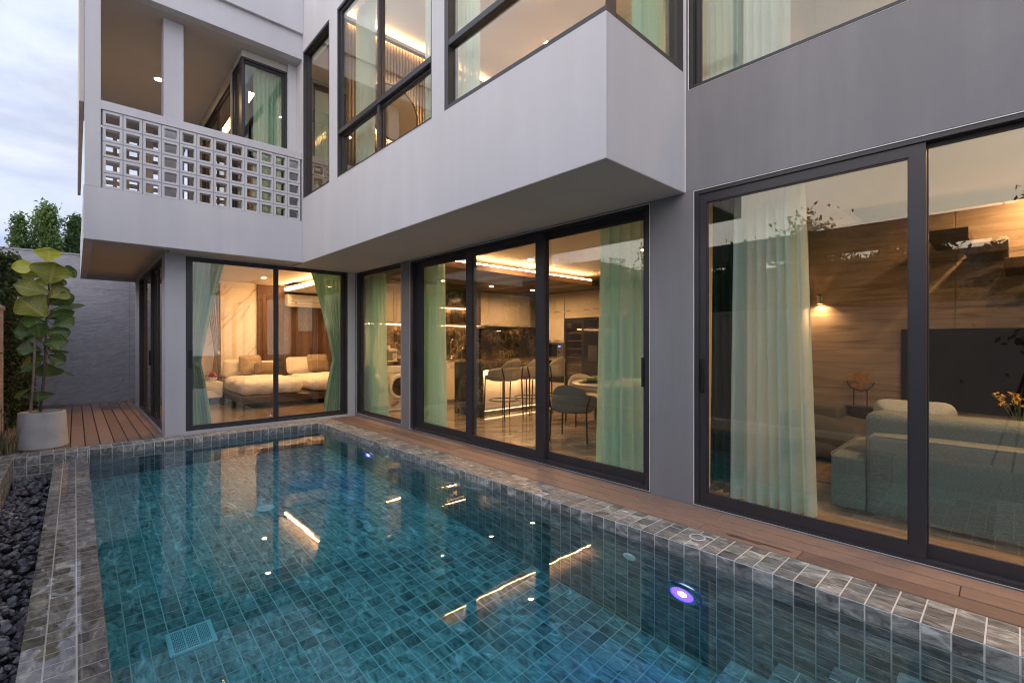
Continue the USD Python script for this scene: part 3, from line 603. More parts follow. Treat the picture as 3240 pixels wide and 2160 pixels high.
# roof and the hidden rest of the shell
H.part('roof', [bx(BX + 0.13, 9.0, YR, VY + 0.1, 6.1, 6.3), bx(0.1, 9.0, VY + 0.21, 12.4, 6.1, 6.3)], 'paint_white')
H.part('outer_wall', [bx(8.75, 8.9, YR, 12.4, -0.1, 6.1), bx(FX + 0.17, 8.74, YR, YR + 0.12, -0.1, 6.1), bx(1.8, 8.74, 12.31, 12.4, 0.0, 6.1) ], 'paint_grey')
H.part('floor_slab', [bx(FX + 0.161, 8.74, YR + 0.13, 12.3, 2.92, 3.1), bx(BX + 0.121, FX + 0.161, 1.946, 12.3, 2.92, 3.1)], 'plaster_inside')

# ground floor glazing
lp = (0.0, 0.0, 0.0, 0.0)
glazing('sliding_door', 'x', FX, 2.146, 6.086, 0.012, 2.482,
        [(4.640, 6.02, 0.05, 2.45, (0.119, 0.158, 0.078, 0.076), 0.062), (3.41, 4.760, 0.05, 2.45, (0.12, 0.122, 0.075, 0.076), 0.022), (2.19, 3.53, 0.05, 2.45, (0.05, 0.12, 0.075, 0.062), 0.066)],
        outer_pad=(0.044, 0.066, 0.038, 0.03), handle=[(2.218, 0.904, 1.161, 0.022), (5.963, 0.917, 1.175, 0.022)])
glazing('sliding_door', 'x', FX, YR + 0.3, 1.752, 0.005, 2.495,
        [(0.358, 1.712, 0.03, 2.465, (0.075, 0.053, 0.071, 0.07), 0.018), (-1.0, 0.435, 0.03, 2.465, (0.07, 0.075, 0.068, 0.018), 0.060), (YR + 0.35, -0.93, 0.03, 2.465, (0.07, 0.07, 0.07, 0.05), 0.018)],
        outer_pad=(0.04, 0.04, 0.024, 0.03), handle=[(1.690, 0.904, 1.162, 0.018)])
glazing('fixed_window', 'x', FX, 6.343, 7.89, 0.045, 2.497, [(6.36, 7.86, 0.075, 2.475, (0.028, 0.03, 0.016, 0.03), 0.05)], outer_pad=(0.018, 0.03, 0.03, 0.022))
glazing('sliding_door', 'y', WY, 1.135, 3.475, 0.04, 2.495,
        [(1.165, 2.354, 0.07, 2.47, (0.045, 0.057, 0.03, 0.028), 0.02), (2.297, 3.445, 0.07, 2.47, (0.057, 0.055, 0.03, 0.015), 0.062)],
        outer_pad=(0.03, 0.032, 0.032, 0.026), handle=[(1.19, 0.93, 1.17, 0.02)], caulk=False)
glazing('sliding_door', 'x', 0.90, 8.262, 11.53, 0.03, 2.50,
        [(8.3, 9.0, 0.06, 2.47, (0.06, 0.05, 0.06, 0.06), 0.02), (8.95, 9.86, 0.06, 2.47, (0.05, 0.11, 0.06, 0.06), 0.06), (9.8, 10.7, 0.06, 2.47, (0.06, 0.05, 0.06, 0.06), 0.02), (10.65, 11.49, 0.06, 2.47, (0.05, 0.06, 0.06, 0.06), 0.06)],
        outer=0.04, handle=[(9.78, 0.90, 1.16, 0.02)], caulk=False)
# upper glazing
glazing('window', 'x', BX, 3.87, 6.135, 3.463, 5.70,
        [(3.90, 5.02, 4.075, 5.67, (0.03, 0.016, 0.012, 0.03), 0.045), (5.02, 6.10, 4.075, 5.67, (0.016, 0.05, 0.03, 0.03), 0.03), (3.90, 5.02, 3.49, 4.045, (0.03, 0.03, 0.01, 0.045), 0.05), (5.02, 6.10, 3.49, 4.045, (0.03, 0.03, 0.01, 0.03), 0.05)],
        outer_pad=(0.028, 0.028, 0.026, 0.028))
H.part('transom', [bx(BX + 0.004, BX + 0.115, 3.898, 6.107, 4.03, 4.092, 0.003), bx(BX + 0.02, BX + 0.11, 4.99, 5.05, 3.489, 4.03), bx(BX + 0.02, BX + 0.10, 5.005, 5.04, 4.092, 5.67)], 'frame_metal')
glazing('window', 'x', BX, 6.393, 7.404, 3.470, 5.70, [(6.42, 7.37, 3.49, 5.68, (0.02, 0.02, 0.015, 0.02), 0.05)], outer=0.03, caulk=False)
w = glazing('corner_window', 'x', BX, 1.829, 3.665, 3.463, 5.70,
        [(1.838, 3.60, 4.115, 5.66, lp, 0.03), (1.838, 3.60, 3.503, 4.055, lp, 0.03)], outer_pad=(0.006, 0.055, 0.040, 0.04), caulk=False)
H.part('transom', bx(BX + 0.006, BX + 0.10, 1.84, 3.61, 4.055, 4.115, 0.003), 'frame_metal', parent=w)
H.part('return_frame', [plate(sbox(BX + 0.125, 3.463, 3.585, 5.70).difference(sbox(BX + 0.10, 3.503, 3.49, 5.66)), 'y', 1.829, 1.93)], 'frame_metal', parent=w)
H.part('pane', plate(sbox(BX + 0.05, 3.50, 3.495, 5.665), 'y', 1.855, 1.861), 'window_glass', parent=w)
glazing('window', 'x', FX, YR + 0.3, 1.795, 3.315, 5.72, [(YR + 0.34, 1.755, 3.345, 5.69, (0.03, 0.03, 0.02, 0.03), 0.05)], outer_pad=(0.04, 0.035, 0.03, 0.03))
# balcony room glazing
glazing('balcony_window', 'y', 7.75, 1.79, 2.42, 3.1, 5.495, [(1.82, 2.39, 3.13, 5.46, (0.012, 0.03, 0.03, 0.035), 0.03)], outer_pad=(0.03, 0.03, 0.03, 0.035), caulk=False)
glazing('balcony_door', 'x', 1.79, 7.874, 8.34, 3.1, 5.495, [(7.88, 8.31, 3.13, 5.46, (0.05, 0.05, 0.04, 0.04), 0.02)], outer=0.03, caulk=False)
H.part('post', bx(1.785, 1.92, 8.345, 8.43, 3.1, 5.56), 'paint_soffit')
glazing('balcony_door', 'x', 1.79, 8.435, 10.75, 3.1, 5.40, [(8.45, 9.5, 3.13, 5.37, (0.05, 0.03, 0.04, 0.05), 0.02), (9.46, 10.72, 3.13, 5.37, (0.03, 0.05, 0.04, 0.05), 0.05)], outer=0.03, caulk=False)
H.part('balcony_head', [bx(1.80, 1.92, 8.431, 12.2, 5.401, 5.60), bx(1.80, 1.92, 7.86, 8.345, 5.496, 5.60), bx(1.8, 2.42, 7.76, 7.859, 5.497, 5.6), bx(1.80, 1.92, 10.76, 12.2, 3.1, 5.40)], 'paint_soffit')

# ------------------------------------------------------------------ rooms
H.part('kitchen_floor', bx(FX + 0.165, 8.74, 1.96, 8.40, -0.05, 0.02), 'kitchen_floor')
H.part('living_floor', bx(FX + 0.165, 8.74, YR + 0.13, 1.84, -0.05, 0.021), 'living_floor')
H.part('bedroom_floor', [bx(1.06, FX - 0.005, WY + 0.155, 11.79, -0.05, 0.035), bx(FX - 0.004, 5.0, 8.56, 11.79, -0.05, 0.035)], 'bedroom_floor')
H.part('partition_wall', [bx(FX + 0.161, 8.74, 1.841, 1.955, 0.0, 2.9)], 'plaster_inside')
H.part('kitchen_wall', bx(FX + 0.161, 8.74, 8.42, 8.55, 0.0, 2.9), 'plaster_inside')
H.part('bedroom_wall', [bx(5.0, 5.1, 8.56, 11.9, 0.0, 2.9)], 'plaster_inside')
H.part('living_ceiling', [bx(FX + 0.161, 6.2, YR + 0.13, 1.84, 2.74, 2.80), bx(6.2, 8.74, 1.3, 1.84, 2.74, 2.80)], 'ceiling_inside')
H.part('kitchen_ceiling', bx(FX + 0.161, 8.74, 1.956, 8.41, 2.60, 2.66), 'ceiling_inside')
dc = H.part('dropped_ceiling', bx(FX + 0.30, 8.7, 5.70, 8.41, 2.402, 2.44), 'walnut_dark')
H.part('ceiling_band', bx(FX + 0.30, 7.42, 5.66, 5.699, 2.40, 2.485, 0.002), 'oak_band', parent=dc)
for k in range(16): H.part('ceiling_board', bx(FX + 0.31 + k * 0.3, FX + 0.605 + k * 0.3, 5.71, 8.04, 2.396, 2.4015), 'walnut_%d' % (k % 3) if k % 2 else 'walnut_dark', parent=dc)
H.part('bedroom_ceiling', [bx(1.051, 3.55, WY + 0.151, 11.79, 2.62, 2.68), bx(3.551, 5.0, 8.56, 11.79, 2.72, 2.78)], 'plaster_inside')
H.part('bedroom_ceiling_drop', bx(3.60, 4.99, 8.57, 11.79, 2.46, 2.50), 'ceiling_inside')
pnl = H.part('bedroom_panelling', bx(3.03, 4.99, 11.775, 11.799, 0.0, 2.6), 'walnut_dark')
xx = 3.03; k = 0
while xx < 4.97:
    w_ = [0.115, 0.085, 0.14, 0.10, 0.125][k % 5]; x1 = min(xx + w_, 4.985)
    H.part('panel_board', bx(xx + 0.002, x1 - 0.002, 11.755, 11.775, 0.02, 2.44, 0.002), 'walnut_%d' % rng.randrange(3), parent=pnl)
    xx = x1; k += 1
H.part('panel_board', bx(3.03, 4.985, 11.755, 11.775, 2.443, 2.60), 'walnut_1', parent=pnl)
H.part('socket_plate', [bx(3.42, 3.54, 11.744, 11.755, 0.83, 0.91, 0.003), bx(3.42, 3.54, 11.744, 11.755, 0.64, 0.72, 0.003)], 'black_glass')
# living room feature wall with stone panels
tw = H.part('feature_wall', bx(7.02, 7.1, YR + 0.13, 1.84, 0.0, 2.74), 'plaster_inside')
for a, b in ((YR + 0.13, -0.9), (-0.9, 0.45), (0.45, 1.83)):
    for c, dd in ((0.02, 0.72), (0.72, 1.225), (1.225, 2.25), (2.25, 2.735)):
        H.part('stone_panel', bx(7.0, 7.02, a + 0.002, b - 0.002, c + 0.002, dd - 0.002, 0.002), 'travertine', parent=tw)
# stair treads cantilevered from the feature wall
for k in range(8):
    y1 = 0.60 - 0.262 * k; z = 2.40 - 0.165 * k
    H.part('stair_tread', bx(6.25, 6.999, y1 - 0.29, y1, z - 0.10, z, 0.004), 'walnut_dark')
# upstairs rooms
H.part('room_ceiling', [bx(BX + 0.121, 8.74, 1.946, 7.9, 5.82, 5.9), bx(FX + 0.161, 8.74, YR + 0.13, 1.945, 5.82, 5.9), bx(1.93, 8.74, 7.901, 12.3, 5.602, 5.7)], 'ceiling_inside')
H.part('partition_wall', [bx(FX + 0.161, 8.74, 1.826, 1.945, 3.1, 5.82), bx(5.6, 5.7, 1.946, 6.2, 3.1, 5.82), bx(7.2, 7.3, YR + 0.13, 1.82, 3.1, 5.82), bx(4.7, 4.8, 6.42, 12.3, 3.1, 5.6)], 'plaster_inside')
H.part('cove_lip', bx(BX + 0.13, 5.58, 6.22, 6.24, 5.66, 5.745), 'flute_wood')
fw = H.part('fluted_wall', bx(BX + 0.121, 5.59, 6.33, 6.39, 3.1, 5.82), 'walnut_dark')
for k in range(58):
    xa = BX + 0.13 + k * 0.05
    H.part('flute', bx(xa, xa + 0.038, 6.305, 6.33, 3.1, 5.72, 0.008), 'flute_wood', parent=fw)
H.part('bath_wall', [bx(BX + 0.121, 4.69, 8.70, 8.75, 3.1, 5.6), bx(BX + 0.121, 2.75, 7.91, 8.69, 3.1, 5.6), bx(4.6, 4.69, 6.4, 8.69, 3.1, 5.6)], 'bath_stone')
H.part('bath_ceiling', bx(BX + 0.121, 4.69, 6.40, 8.69, 5.56, 5.6), 'ceiling_inside')
H.part('bath_bulkhead', bx(2.75, 4.3, 7.75, 8.2, 5.05, 5.55), 'walnut_dark')

# ------------------------------------------------------------------ lamps
def downlight(x, y, z, label, m='lamp_warm', r=0.042, group=None):
    t = Thing('downlight', label, 'ceiling light', (x, y, z), group=group)
    t.part('trim', lathe([(r, -0.002), (r + 0.002, -0.010), (r + 0.016, -0.007), (r + 0.018, 0.0)], (x, y, z), 24), 'white_enamel', smooth=40)
    v, f = lathe([(0.0, -0.004), (r, -0.004)], (x, y, z), 24); t.part('lens', (v, f), m)
downlight(1.01, 9.59, 5.602, 'bright round downlight in the balcony ceiling', 'lamp_balcony', 0.062)
downlight(2.86, 10.6, 2.62, 'round downlight in the bedroom ceiling above the nearer bed')
downlight(2.5, 9.0, 2.62, 'round downlight in the bedroom ceiling near the sliding door')
downlight(4.3, 10.0, 2.46, 'round downlight in the lowered bedroom ceiling above the farther bed')
downlight(4.85, 7.05, 2.396, 'round downlight in the dark kitchen ceiling left of the sink')
downlight(6.03, 7.08, 2.396, 'round downlight in the dark kitchen ceiling over the middle of the island')
downlight(7.13, 7.02, 2.396, 'round downlight in the dark kitchen ceiling nearest the corner cabinets')
downlight(5.27, 5.23, 2.60, 'round downlight in the pale ceiling in front of the kitchen light strip')
downlight(5.9, 3.6, 2.60, 'round downlight in the pale ceiling over the dining table')
downlight(5.24, 4.84, 5.82, 'bright round downlight in the ceiling of the corner room upstairs')
downlight(4.0, 3.0, 5.82, 'round downlight in the upstairs ceiling beside the corner window')
downlight(6.6, -0.2, 2.9, 'round lamp over the floating stairs of the living room')
downlight(4.5, -0.25, 2.74, 'round downlight in the living room ceiling over the end of the sofa')
downlight(4.45, -1.2, 2.74, 'round downlight in the living room ceiling above the sofa')
downlight(6.0, -1.7, 2.74, 'round downlight in the living room ceiling near the television')
downlight(5.2, -1.0, 5.82, 'round downlight in the ceiling of the right upper room')
downlight(3.5, 7.6, 5.56, 'round downlight in the bathroom ceiling')
downlight(2.9, 9.6, 5.602, 'round downlight in the ceiling of the balcony room')
def strip(m, mt, label, smooth=False):
    solo('light_strip', m, mt, label, 'light strip', smooth=smooth)
strip(bx(FX + 0.32, 7.40, 5.668, 5.69, 2.488, 2.512), 'strip_bright', 'long warm light strip on top of the kitchen ceiling band')
strip(bx(3.556, 3.596, 8.7, 11.6, 2.505, 2.54), 'strip_bright', 'warm light strip along the lowered bedroom ceiling')
strip(bx(BX + 0.2, 5.5, 6.27, 6.30, 5.715, 5.725), 'strip_bright', 'warm light strip at the top of the fluted wall upstairs')
strip(bx(2.15, 2.25, 8.9, 11.6, 5.52, 5.55), 'strip_warm', 'warm light strip in the ceiling of the room behind the balcony')
strip(bx(4.0, 8.0, 8.30, 8.32, 1.630, 1.640), 'strip_bright', 'light strip under the kitchen wall cabinets')
strip(bx(5.04, 6.39, 8.30, 8.32, 2.010, 2.0195), 'strip_bright', 'light strip under the open kitchen shelf')
strip(bx(5.08, 6.6, 6.165, 6.185, 0.815, 0.825), 'strip_island', 'light strip under the island worktop')
t = Thing('wall_lamp', 'small glowing wall lamp on the living room wall beside the curtain', 'wall lamp', (6.93, 1.70, 1.8))
t.part('bracket', bx(6.90, 6.995, 1.68, 1.72, 1.86, 1.90, 0.004), 'black_metal')
t.part('shade', lathe([(0.035, 0.0), (0.036, 0.10), (0.033, 0.10), (0.032, 0.0)], (6.93, 1.70, 1.78), 20), 'mirror_glass')
t.part('bulb', lathe([(0, 0), (0.018, 0.01), (0.018, 0.03), (0, 0.04)], (6.93, 1.70, 1.79), 16), 'lamp_warm')
# ------------------------------------------------------------------ curtains
def curtain(name, label, material, path, prof, folds, amp, group=None, hem=0.0, nz=40, tie=None, header=True, seed=1):
    """path: (x,y) -> from u=0 to u=1. prof(zfrac)->(u0,u1) horizontal extent at that height (0 bottom, 1 top)."""
    (xa, ya), (xb, yb), z0, z1 = path; nu = int(folds * 12); d = np.array([xb - xa, yb - ya]); L = np.linalg.norm(d); d /= L; nrm = np.array([-d[1], d[0]])
    u = np.linspace(0, 1, nu); V = []
    ph = np.cumsum(0.6 + 0.8 * meshkit.noise(np.c_[u * folds * 0.8 + seed * 7.7, u * 0, u * 0])); ph = (ph - ph[0]) / (ph[-1] - ph[0]) * folds * 2 * np.pi
    am = 0.55 + 0.9 * meshkit.noise(np.c_[u * folds * 0.7, u * 0 + seed, u * 0])
    for i in range(nz + 1):
        h = i / nz; a, b = prof(h); z = z0 + (z1 - z0) * h
        s = a + (b - a) * u; dens = min(1.6, 1.0 / max(0.25, (b - a)))
        off = amp * am * np.sin(ph + 0.5 * math.sin(h * 2.1 + seed) + 0.25 * np.sin(ph * 0.5 + h * 2)) * (1.0 if h < 0.93 else 0.85)
        s2 = s + 0.12 * amp / L * np.cos(ph * 1.0) * 1.2
        zz = z + 0.006 * np.sin(ph * 0.31 + seed) * (h < 0.01)
        V.append(np.c_[xa + d[0] * s2 * L + nrm[0] * off, ya + d[1] * s2 * L + nrm[1] * off, np.broadcast_to(zz, u.shape)])
    V = np.vstack(V); f = []
    for i in range(nz):
        r = np.arange(nu - 1) + i * nu; f += [np.c_[r, r + 1, r + nu], np.c_[r + 1, r + nu + 1, r + nu]]
    f = np.vstack(f); c = V.mean(0)
    t = Thing(name, label, 'curtain', (c[0], c[1], z0), group=group)
    k = max(1, int(round(hem / (z1 - z0) * nz))) if hem else 0
    body = f[2 * 0:] if not k else f[k * 2 * (nu - 1):]
    t.part('fabric', (V, body), material, smooth=True)
    if k:
        hv = np.vstack([V[:(k + 1) * nu] + np.r_[nrm * 0.002, 0], V[:(k + 1) * nu] - np.r_[nrm * 0.002, 0]]); hf = f[:k * 2 * (nu - 1)]
        t.part('hem', (hv, np.vstack([hf, hf + (k + 1) * nu])), material, smooth=True)
    if tie:
        h, wdt = tie; a, b = prof(h); pts = []
        for q in np.linspace(-0.04, 1.04, 24):
            s = a + (b - a) * q; o = (amp * 1.7) * math.sin(math.pi * min(max(q, 0), 1)) + 0.012
            pts.append((xa + d[0] * s * L + nrm[0] * -o * TIE_SIDE, ya + d[1] * s * L + nrm[1] * -o * TIE_SIDE, z0 + (z1 - z0) * h + wdt * (1 - q) * TIE_SLOPE))
        pts = np.array(pts); up = np.array([0, 0, 0.032]); n = len(pts); tv = np.vstack([pts - up, pts + up]); i = np.arange(n - 1)
        tv = np.vstack([tv, tv + np.r_[nrm * 0.004, 0]]); tf = np.vstack([np.c_[i, i + 1, i + n], np.c_[i + 1, i + n + 1, i + n]]); t.part('tie_band', (tv, np.vstack([tf, tf + 2 * n])), material, smooth=True)
    return t
TIE_SIDE, TIE_SLOPE = 1, 1
flat = lambda a, b, c=None, e=None: (lambda h: (a + ((c if c is not None else a) - a) * (1 - h), b + ((e if e is not None else b) - b) * (1 - h)))
curtain('sheer_curtain', 'pale green sheer curtain inside the narrow window beside the washing machine', 'sheer', ((3.86, 8.12), (3.86, 7.24), 0.03, 2.45), flat(0.10, 0.94, 0.0, 1.0), 7, 0.046, 'sheer curtains of the kitchen', hem=0.14, seed=2)
curtain('sheer_curtain', 'pale green sheer curtain at the left end of the kitchen sliding door', 'sheer', ((3.87, 6.16), (3.87, 5.51), 0.03, 2.46), flat(0.0, 0.93, 0.0, 1.0), 6, 0.048, 'sheer curtains of the kitchen', hem=0.14, seed=3)
curtain('sheer_curtain', 'pale green sheer curtain at the right end of the kitchen sliding door', 'sheer', ((3.87, 2.89), (3.87, 2.24), 0.03, 2.46), flat(0.0, 1.0), 6, 0.052, 'sheer curtains of the kitchen', hem=0.14, seed=5)
curtain('sheer_curtain', 'large whitish sheer curtain hanging inside the living room sliding door', 'sheer_white', ((3.90, 1.60), (3.90, 0.985), 0.035, 2.55), flat(0.05, 0.88, 0.0, 1.0), 7, 0.055, hem=0.17, nz=60, seed=7)
curtain('blackout_drape', 'dark green blackout drape beside the white curtain in the living room', 'drape_dark', ((4.02, 1.80), (4.02, 1.50), 0.03, 2.6), flat(0.0, 1.0), 5, 0.04, seed=43)
curtain('blackout_drape', 'dark green blackout drape at the left jamb of the kitchen sliding door', 'drape_dark', ((4.0, 6.42), (4.0, 6.10), 0.03, 2.45), flat(0.0, 1.0), 5, 0.035, seed=47)
def tied(left):
    def pr(h):
        zt = 0.37
        if h >= zt: q = ((h - zt) / (1 - zt)); w = 0.33 + 0.67 * q ** 1.25
        else: q = (zt - h) / zt; w = 0.33 + 0.30 * q ** 0.8
        return (0.0, w) if left else (1 - w, 1.0)
    return pr
TIE_SIDE, TIE_SLOPE = 1, -0.09 * 0 + 0.09 / 0.09 * 1.0
TIE_SLOPE = 1.0
TIE_SIDE = 1
curtain('tied_drape', 'green drape tied back at the left end of the bedroom sliding door', 'drape', ((1.20, 8.17), (1.66, 8.17), 0.05, 2.52), tied(True), 7, 0.038, 'green drapes tied back in the bedroom', tie=(0.36, 0.07), seed=11)
TIE_SLOPE = -1.0
curtain('tied_drape', 'green drape tied back at the right end of the bedroom sliding door', 'drape', ((2.92, 8.17), (3.50, 8.17), 0.05, 2.52), tied(False), 8, 0.038, 'green drapes tied back in the bedroom', tie=(0.36, 0.09), seed=13)
TIE_SLOPE = 1.0
curtain('tied_drape', 'narrow brownish drape tied back by the marble wall behind the flower vase', 'linen_taupe', ((1.93, 11.62), (2.28, 11.62), 0.05, 2.55), tied(False), 6, 0.03, None, tie=(0.40, 0.05), seed=17)
curtain('sheer_curtain', 'white sheer curtain at the left of the upstairs window with the round mirror behind', 'sheer_white', ((2.80, 6.12), (2.80, 5.62), 3.12, 5.75), flat(0.0, 1.0), 8, 0.035, seed=19)
curtain('sheer_curtain', 'narrow white sheer curtain at the right edge of the mirror room window', 'sheer_white', ((2.80, 4.40), (2.80, 4.14), 3.12, 5.75), flat(0.0, 1.0), 4, 0.03, seed=23)
curtain('sheer_curtain', 'white sheer curtain at the left of the upstairs corner window', 'sheer_white', ((2.80, 3.86), (2.80, 3.44), 3.12, 5.75), flat(0.0, 1.0), 6, 0.035, seed=29)
curtain('sheer_curtain', 'green lit sheer curtain in the short side of the upstairs corner window', 'sheer', ((3.20, 2.04), (3.62, 2.04), 3.12, 5.75), flat(0.0, 1.0), 7, 0.03, seed=31)
curtain('sheer_curtain', 'wide white sheer curtain in the upper window at the right of the facade', 'sheer_white', ((3.90, 1.78), (3.90, 1.13), 3.15, 5.75), flat(0.0, 0.97), 10, 0.04, seed=37)
curtain('sheer_curtain', 'greyish green curtain behind the balcony window', 'sheer', ((1.98, 7.92), (2.40, 7.92), 3.12, 5.45), flat(0.0, 1.0), 8, 0.03, seed=41)

# ------------------------------------------------------------------ bedroom
t = Thing('bed_platform', 'dark wooden platform carrying both bedroom beds', 'bed base', (3.6, 10.7, 0.035))
t.part('plinth', bx(2.45, 4.9, 9.98, 11.74, 0.036, 0.13), 'rubber')
t.part('platform', bx(2.24, 4.95, 9.72, 11.74, 0.13, 0.275, 0.01), 'walnut_dark')
def bed(x0, x1, label, pil):
    t = Thing('bed', label, 'bed', ((x0 + x1) / 2, 10.7, 0.275))
    t.part('mattress', soft(x0 + 0.03, x1 - 0.03, 9.86, 11.68, 0.278, 0.52, 0.05), 'linen_white', smooth=True)
    v, f = soft(x0 - 0.05, x1 + 0.05, 9.70, 11.25, 0.285, 0.565, 0.13, sub=3, puff=0.04)
    q = meshkit.fbm(v * np.array([5.0, 3.0, 5.0]) + x0 * 5, 4) - 0.5; q2 = meshkit.noise(v * np.array([16, 5, 9])) - 0.5
    v = v + np.c_[q * 0.05, q * 0.05, q * 0.05 + q2 * 0.022]; v[:, 2] = np.maximum(v[:, 2], 0.28)
    t.part('duvet', (v, f), 'linen_white', smooth=True)
    def pillow(c, w, h, d, tilt, yaw):
        v, f = soft(-w / 2, w / 2, -d / 2, d / 2, -h / 2, h / 2, d / 2, sub=2)
        e = np.maximum(abs(v[:, 0]) / (w / 2), abs(v[:, 2]) / (h / 2)); v[:, 1] *= np.clip(1.35 - 1.2 * e ** 2.6, 0.12, 1.35)
        R = trimesh.transformations.euler_matrix(tilt, 0, yaw)[:3, :3]; return v @ R.T + np.array(c), f
    for nm, m, c, w, h, d, ti, ya in pil: t.part(nm, pillow((x0 + c[0], c[1], c[2]), w, h, d, ti, ya), m, smooth=True)
    return t
bed(2.30, 3.30, 'nearer single bed with puffy white duvet, left on the platform', [('pillow', 'linen_white', (0.32, 11.55, 0.72), 0.62, 0.38, 0.16, -0.25, 0.05), ('pillow', 'linen_white', (0.80, 11.50, 0.70), 0.55, 0.36, 0.15, -0.3, -0.05),
    ('square_cushion', 'linen_taupe', (0.50, 11.36, 0.80), 0.46, 0.42, 0.14, -0.3, 0.1), ('round_cushion', 'linen_brown', (0.76, 11.22, 0.71), 0.46, 0.28, 0.12, -0.35, -0.08)])
bed(3.55, 4.60, 'farther single bed with white duvet, partly behind the right drape', [('pillow', 'linen_white', (0.34, 11.55, 0.74), 0.60, 0.40, 0.16, -0.25, 0.0),
    ('square_cushion', 'linen_taupe', (0.72, 11.45, 0.80), 0.48, 0.40, 0.14, -0.3, 0.0), ('round_cushion', 'linen_brown', (0.66, 11.24, 0.72), 0.46, 0.28, 0.12, -0.35, -0.05)])
t = Thing('nightstand', 'white two drawer nightstand beside the nearer bed', 'nightstand', (2.05, 11.2, 0.035))
t.part('carcass', bx(1.84, 2.20, 11.02, 11.45, 0.16, 0.48, 0.004), 'white_enamel')
for z in (0.17, 0.325): t.part('drawer', bx(1.85, 2.19, 11.005, 11.02, z, z + 0.148, 0.003), 'white_enamel')
t.part('plinth', bx(1.88, 2.16, 11.06, 11.4, 0.036, 0.16), 'rubber')
t = Thing('flower_vase', 'small white vase of pink roses on the nightstand', 'flower vase', (2.05, 11.14, 0.48))
t.part('bowl', lathe([(0.03, 0.0), (0.065, 0.03), (0.075, 0.07), (0.06, 0.10)], (2.05, 11.14, 0.481), 20), 'ceramic_white', smooth=40)
for k in range(7):
    a = k * 0.9; c = (2.05 + 0.05 * math.cos(a) * (k > 0), 11.12 + 0.05 * math.sin(a) * (k > 0), 0.60 + 0.03 * (k % 3))
    m = trimesh.creation.icosphere(2, 0.032); v = np.array(m.vertices); v *= (1 + 0.35 * (meshkit.noise(v * 90 + k) - 0.5))[:, None]; t.part('rose', (v + np.array(c), np.array(m.faces)), 'petal_pink', smooth=True)
def leaves(n, c, spread, size, seed):
    r = np.random.default_rng(seed); P = r.normal(size=(n, 3)) * spread + np.array(c); return leaf_cards(P, size, r)
def leaf_cards(P, size, r, up=0.0, aspect=0.5):
    n = len(P); a = r.normal(size=(n, 3)); a[:, 2] += up; a /= np.linalg.norm(a, axis=1, keepdims=True); b = np.cross(a, r.normal(size=(n, 3))); b /= np.maximum(np.linalg.norm(b, axis=1, keepdims=True), 1e-6)
    s = size * r.uniform(0.6, 1.35, (n, 1)); nn = np.cross(a, b)
    v = np.stack([P - a * s * 0.5, P + b * s * aspect * 0.5 + nn * s * 0.05, P + a * s * 0.5, P - b * s * aspect * 0.5 + nn * s * 0.05], 1).reshape(-1, 3); i = np.arange(n) * 4
    return v, np.vstack([np.c_[i, i + 1, i + 2], np.c_[i, i + 2, i + 3]])
t.part('leaf_spray', leaves(40, (2.05, 11.13, 0.58), 0.045, 0.05, 3), 'leaf_tree', kind='stuff')
t = Thing('air_conditioner', 'white wall mounted air conditioner on the bedroom wood panelling', 'air conditioner', (4.0, 11.66, 2.14))
prof = Polygon([(0, 0.06), (0.05, 0.0), (0.17, 0.0), (0.21, 0.03), (0.21, 0.27), (0.02, 0.27), (0, 0.25)])
m = trimesh.creation.extrude_polygon(prof, 0.98, engine='earcut'); v = np.array(m.vertices)
t.part('casing', (np.c_[3.62 + v[:, 2], 11.545 + v[:, 0], 2.135 + v[:, 1]], np.array(m.faces)), 'white_enamel')
t.part('outlet_flap', bx(3.66, 4.56, 11.555, 11.66, 2.118, 2.132, 0.003), 'white_enamel'); t.part('grille_slot', bx(3.65, 4.57, 11.542, 11.546, 2.235, 2.243), 'rubber')
t.part('display', bx(3.78, 3.83, 11.541, 11.546, 2.20, 2.212), 'black_glass')

# ------------------------------------------------------------------ kitchen
def cabinet(name, label, carc, doors, mt='cabinet_paint', handles=None, group=None):
    c = carc; t = Thing(name, label, 'cabinet', ((c[0] + c[1]) / 2, (c[2] + c[3]) / 2, c[4]), group=group)
    t.part('carcass', bx(*c), mt)
    for dr in doors:
        ax, pl_, u0, u1, z0, z1, hz = dr; fr = sbox(u0 + 0.002, z0 + 0.002, u1 - 0.002, z1 - 0.002); pan = sbox(u0 + 0.055, z0 + 0.055, u1 - 0.055, z1 - 0.055)
        ring_ = plate(fr.difference(pan), ax, pl_ - 0.020, pl_ - 0.001); p = t.part('door', ring_, mt); t.part('panel', plate(pan.buffer(-0.001), ax, pl_ - 0.012, pl_ - 0.001), mt, parent=p)
        if hz is not None:
            um = (u0 + u1) / 2 if abs(hz[0]) < 9 and hz[0] == 0 else (u0 + 0.06 + 0.07 if hz[0] < 0 else u1 - 0.06 - 0.07)
            q = bx(um - 0.07, um + 0.07, pl_ - 0.045, pl_ - 0.035, hz[1] - 0.006, hz[1] + 0.006, 0.003) if ax == 'y' else bx(pl_ - 0.045, pl_ - 0.035, um - 0.07, um + 0.07, hz[1] - 0.006, hz[1] + 0.006, 0.003)
            t.part('handle', q, 'steel', parent=p)
    return t
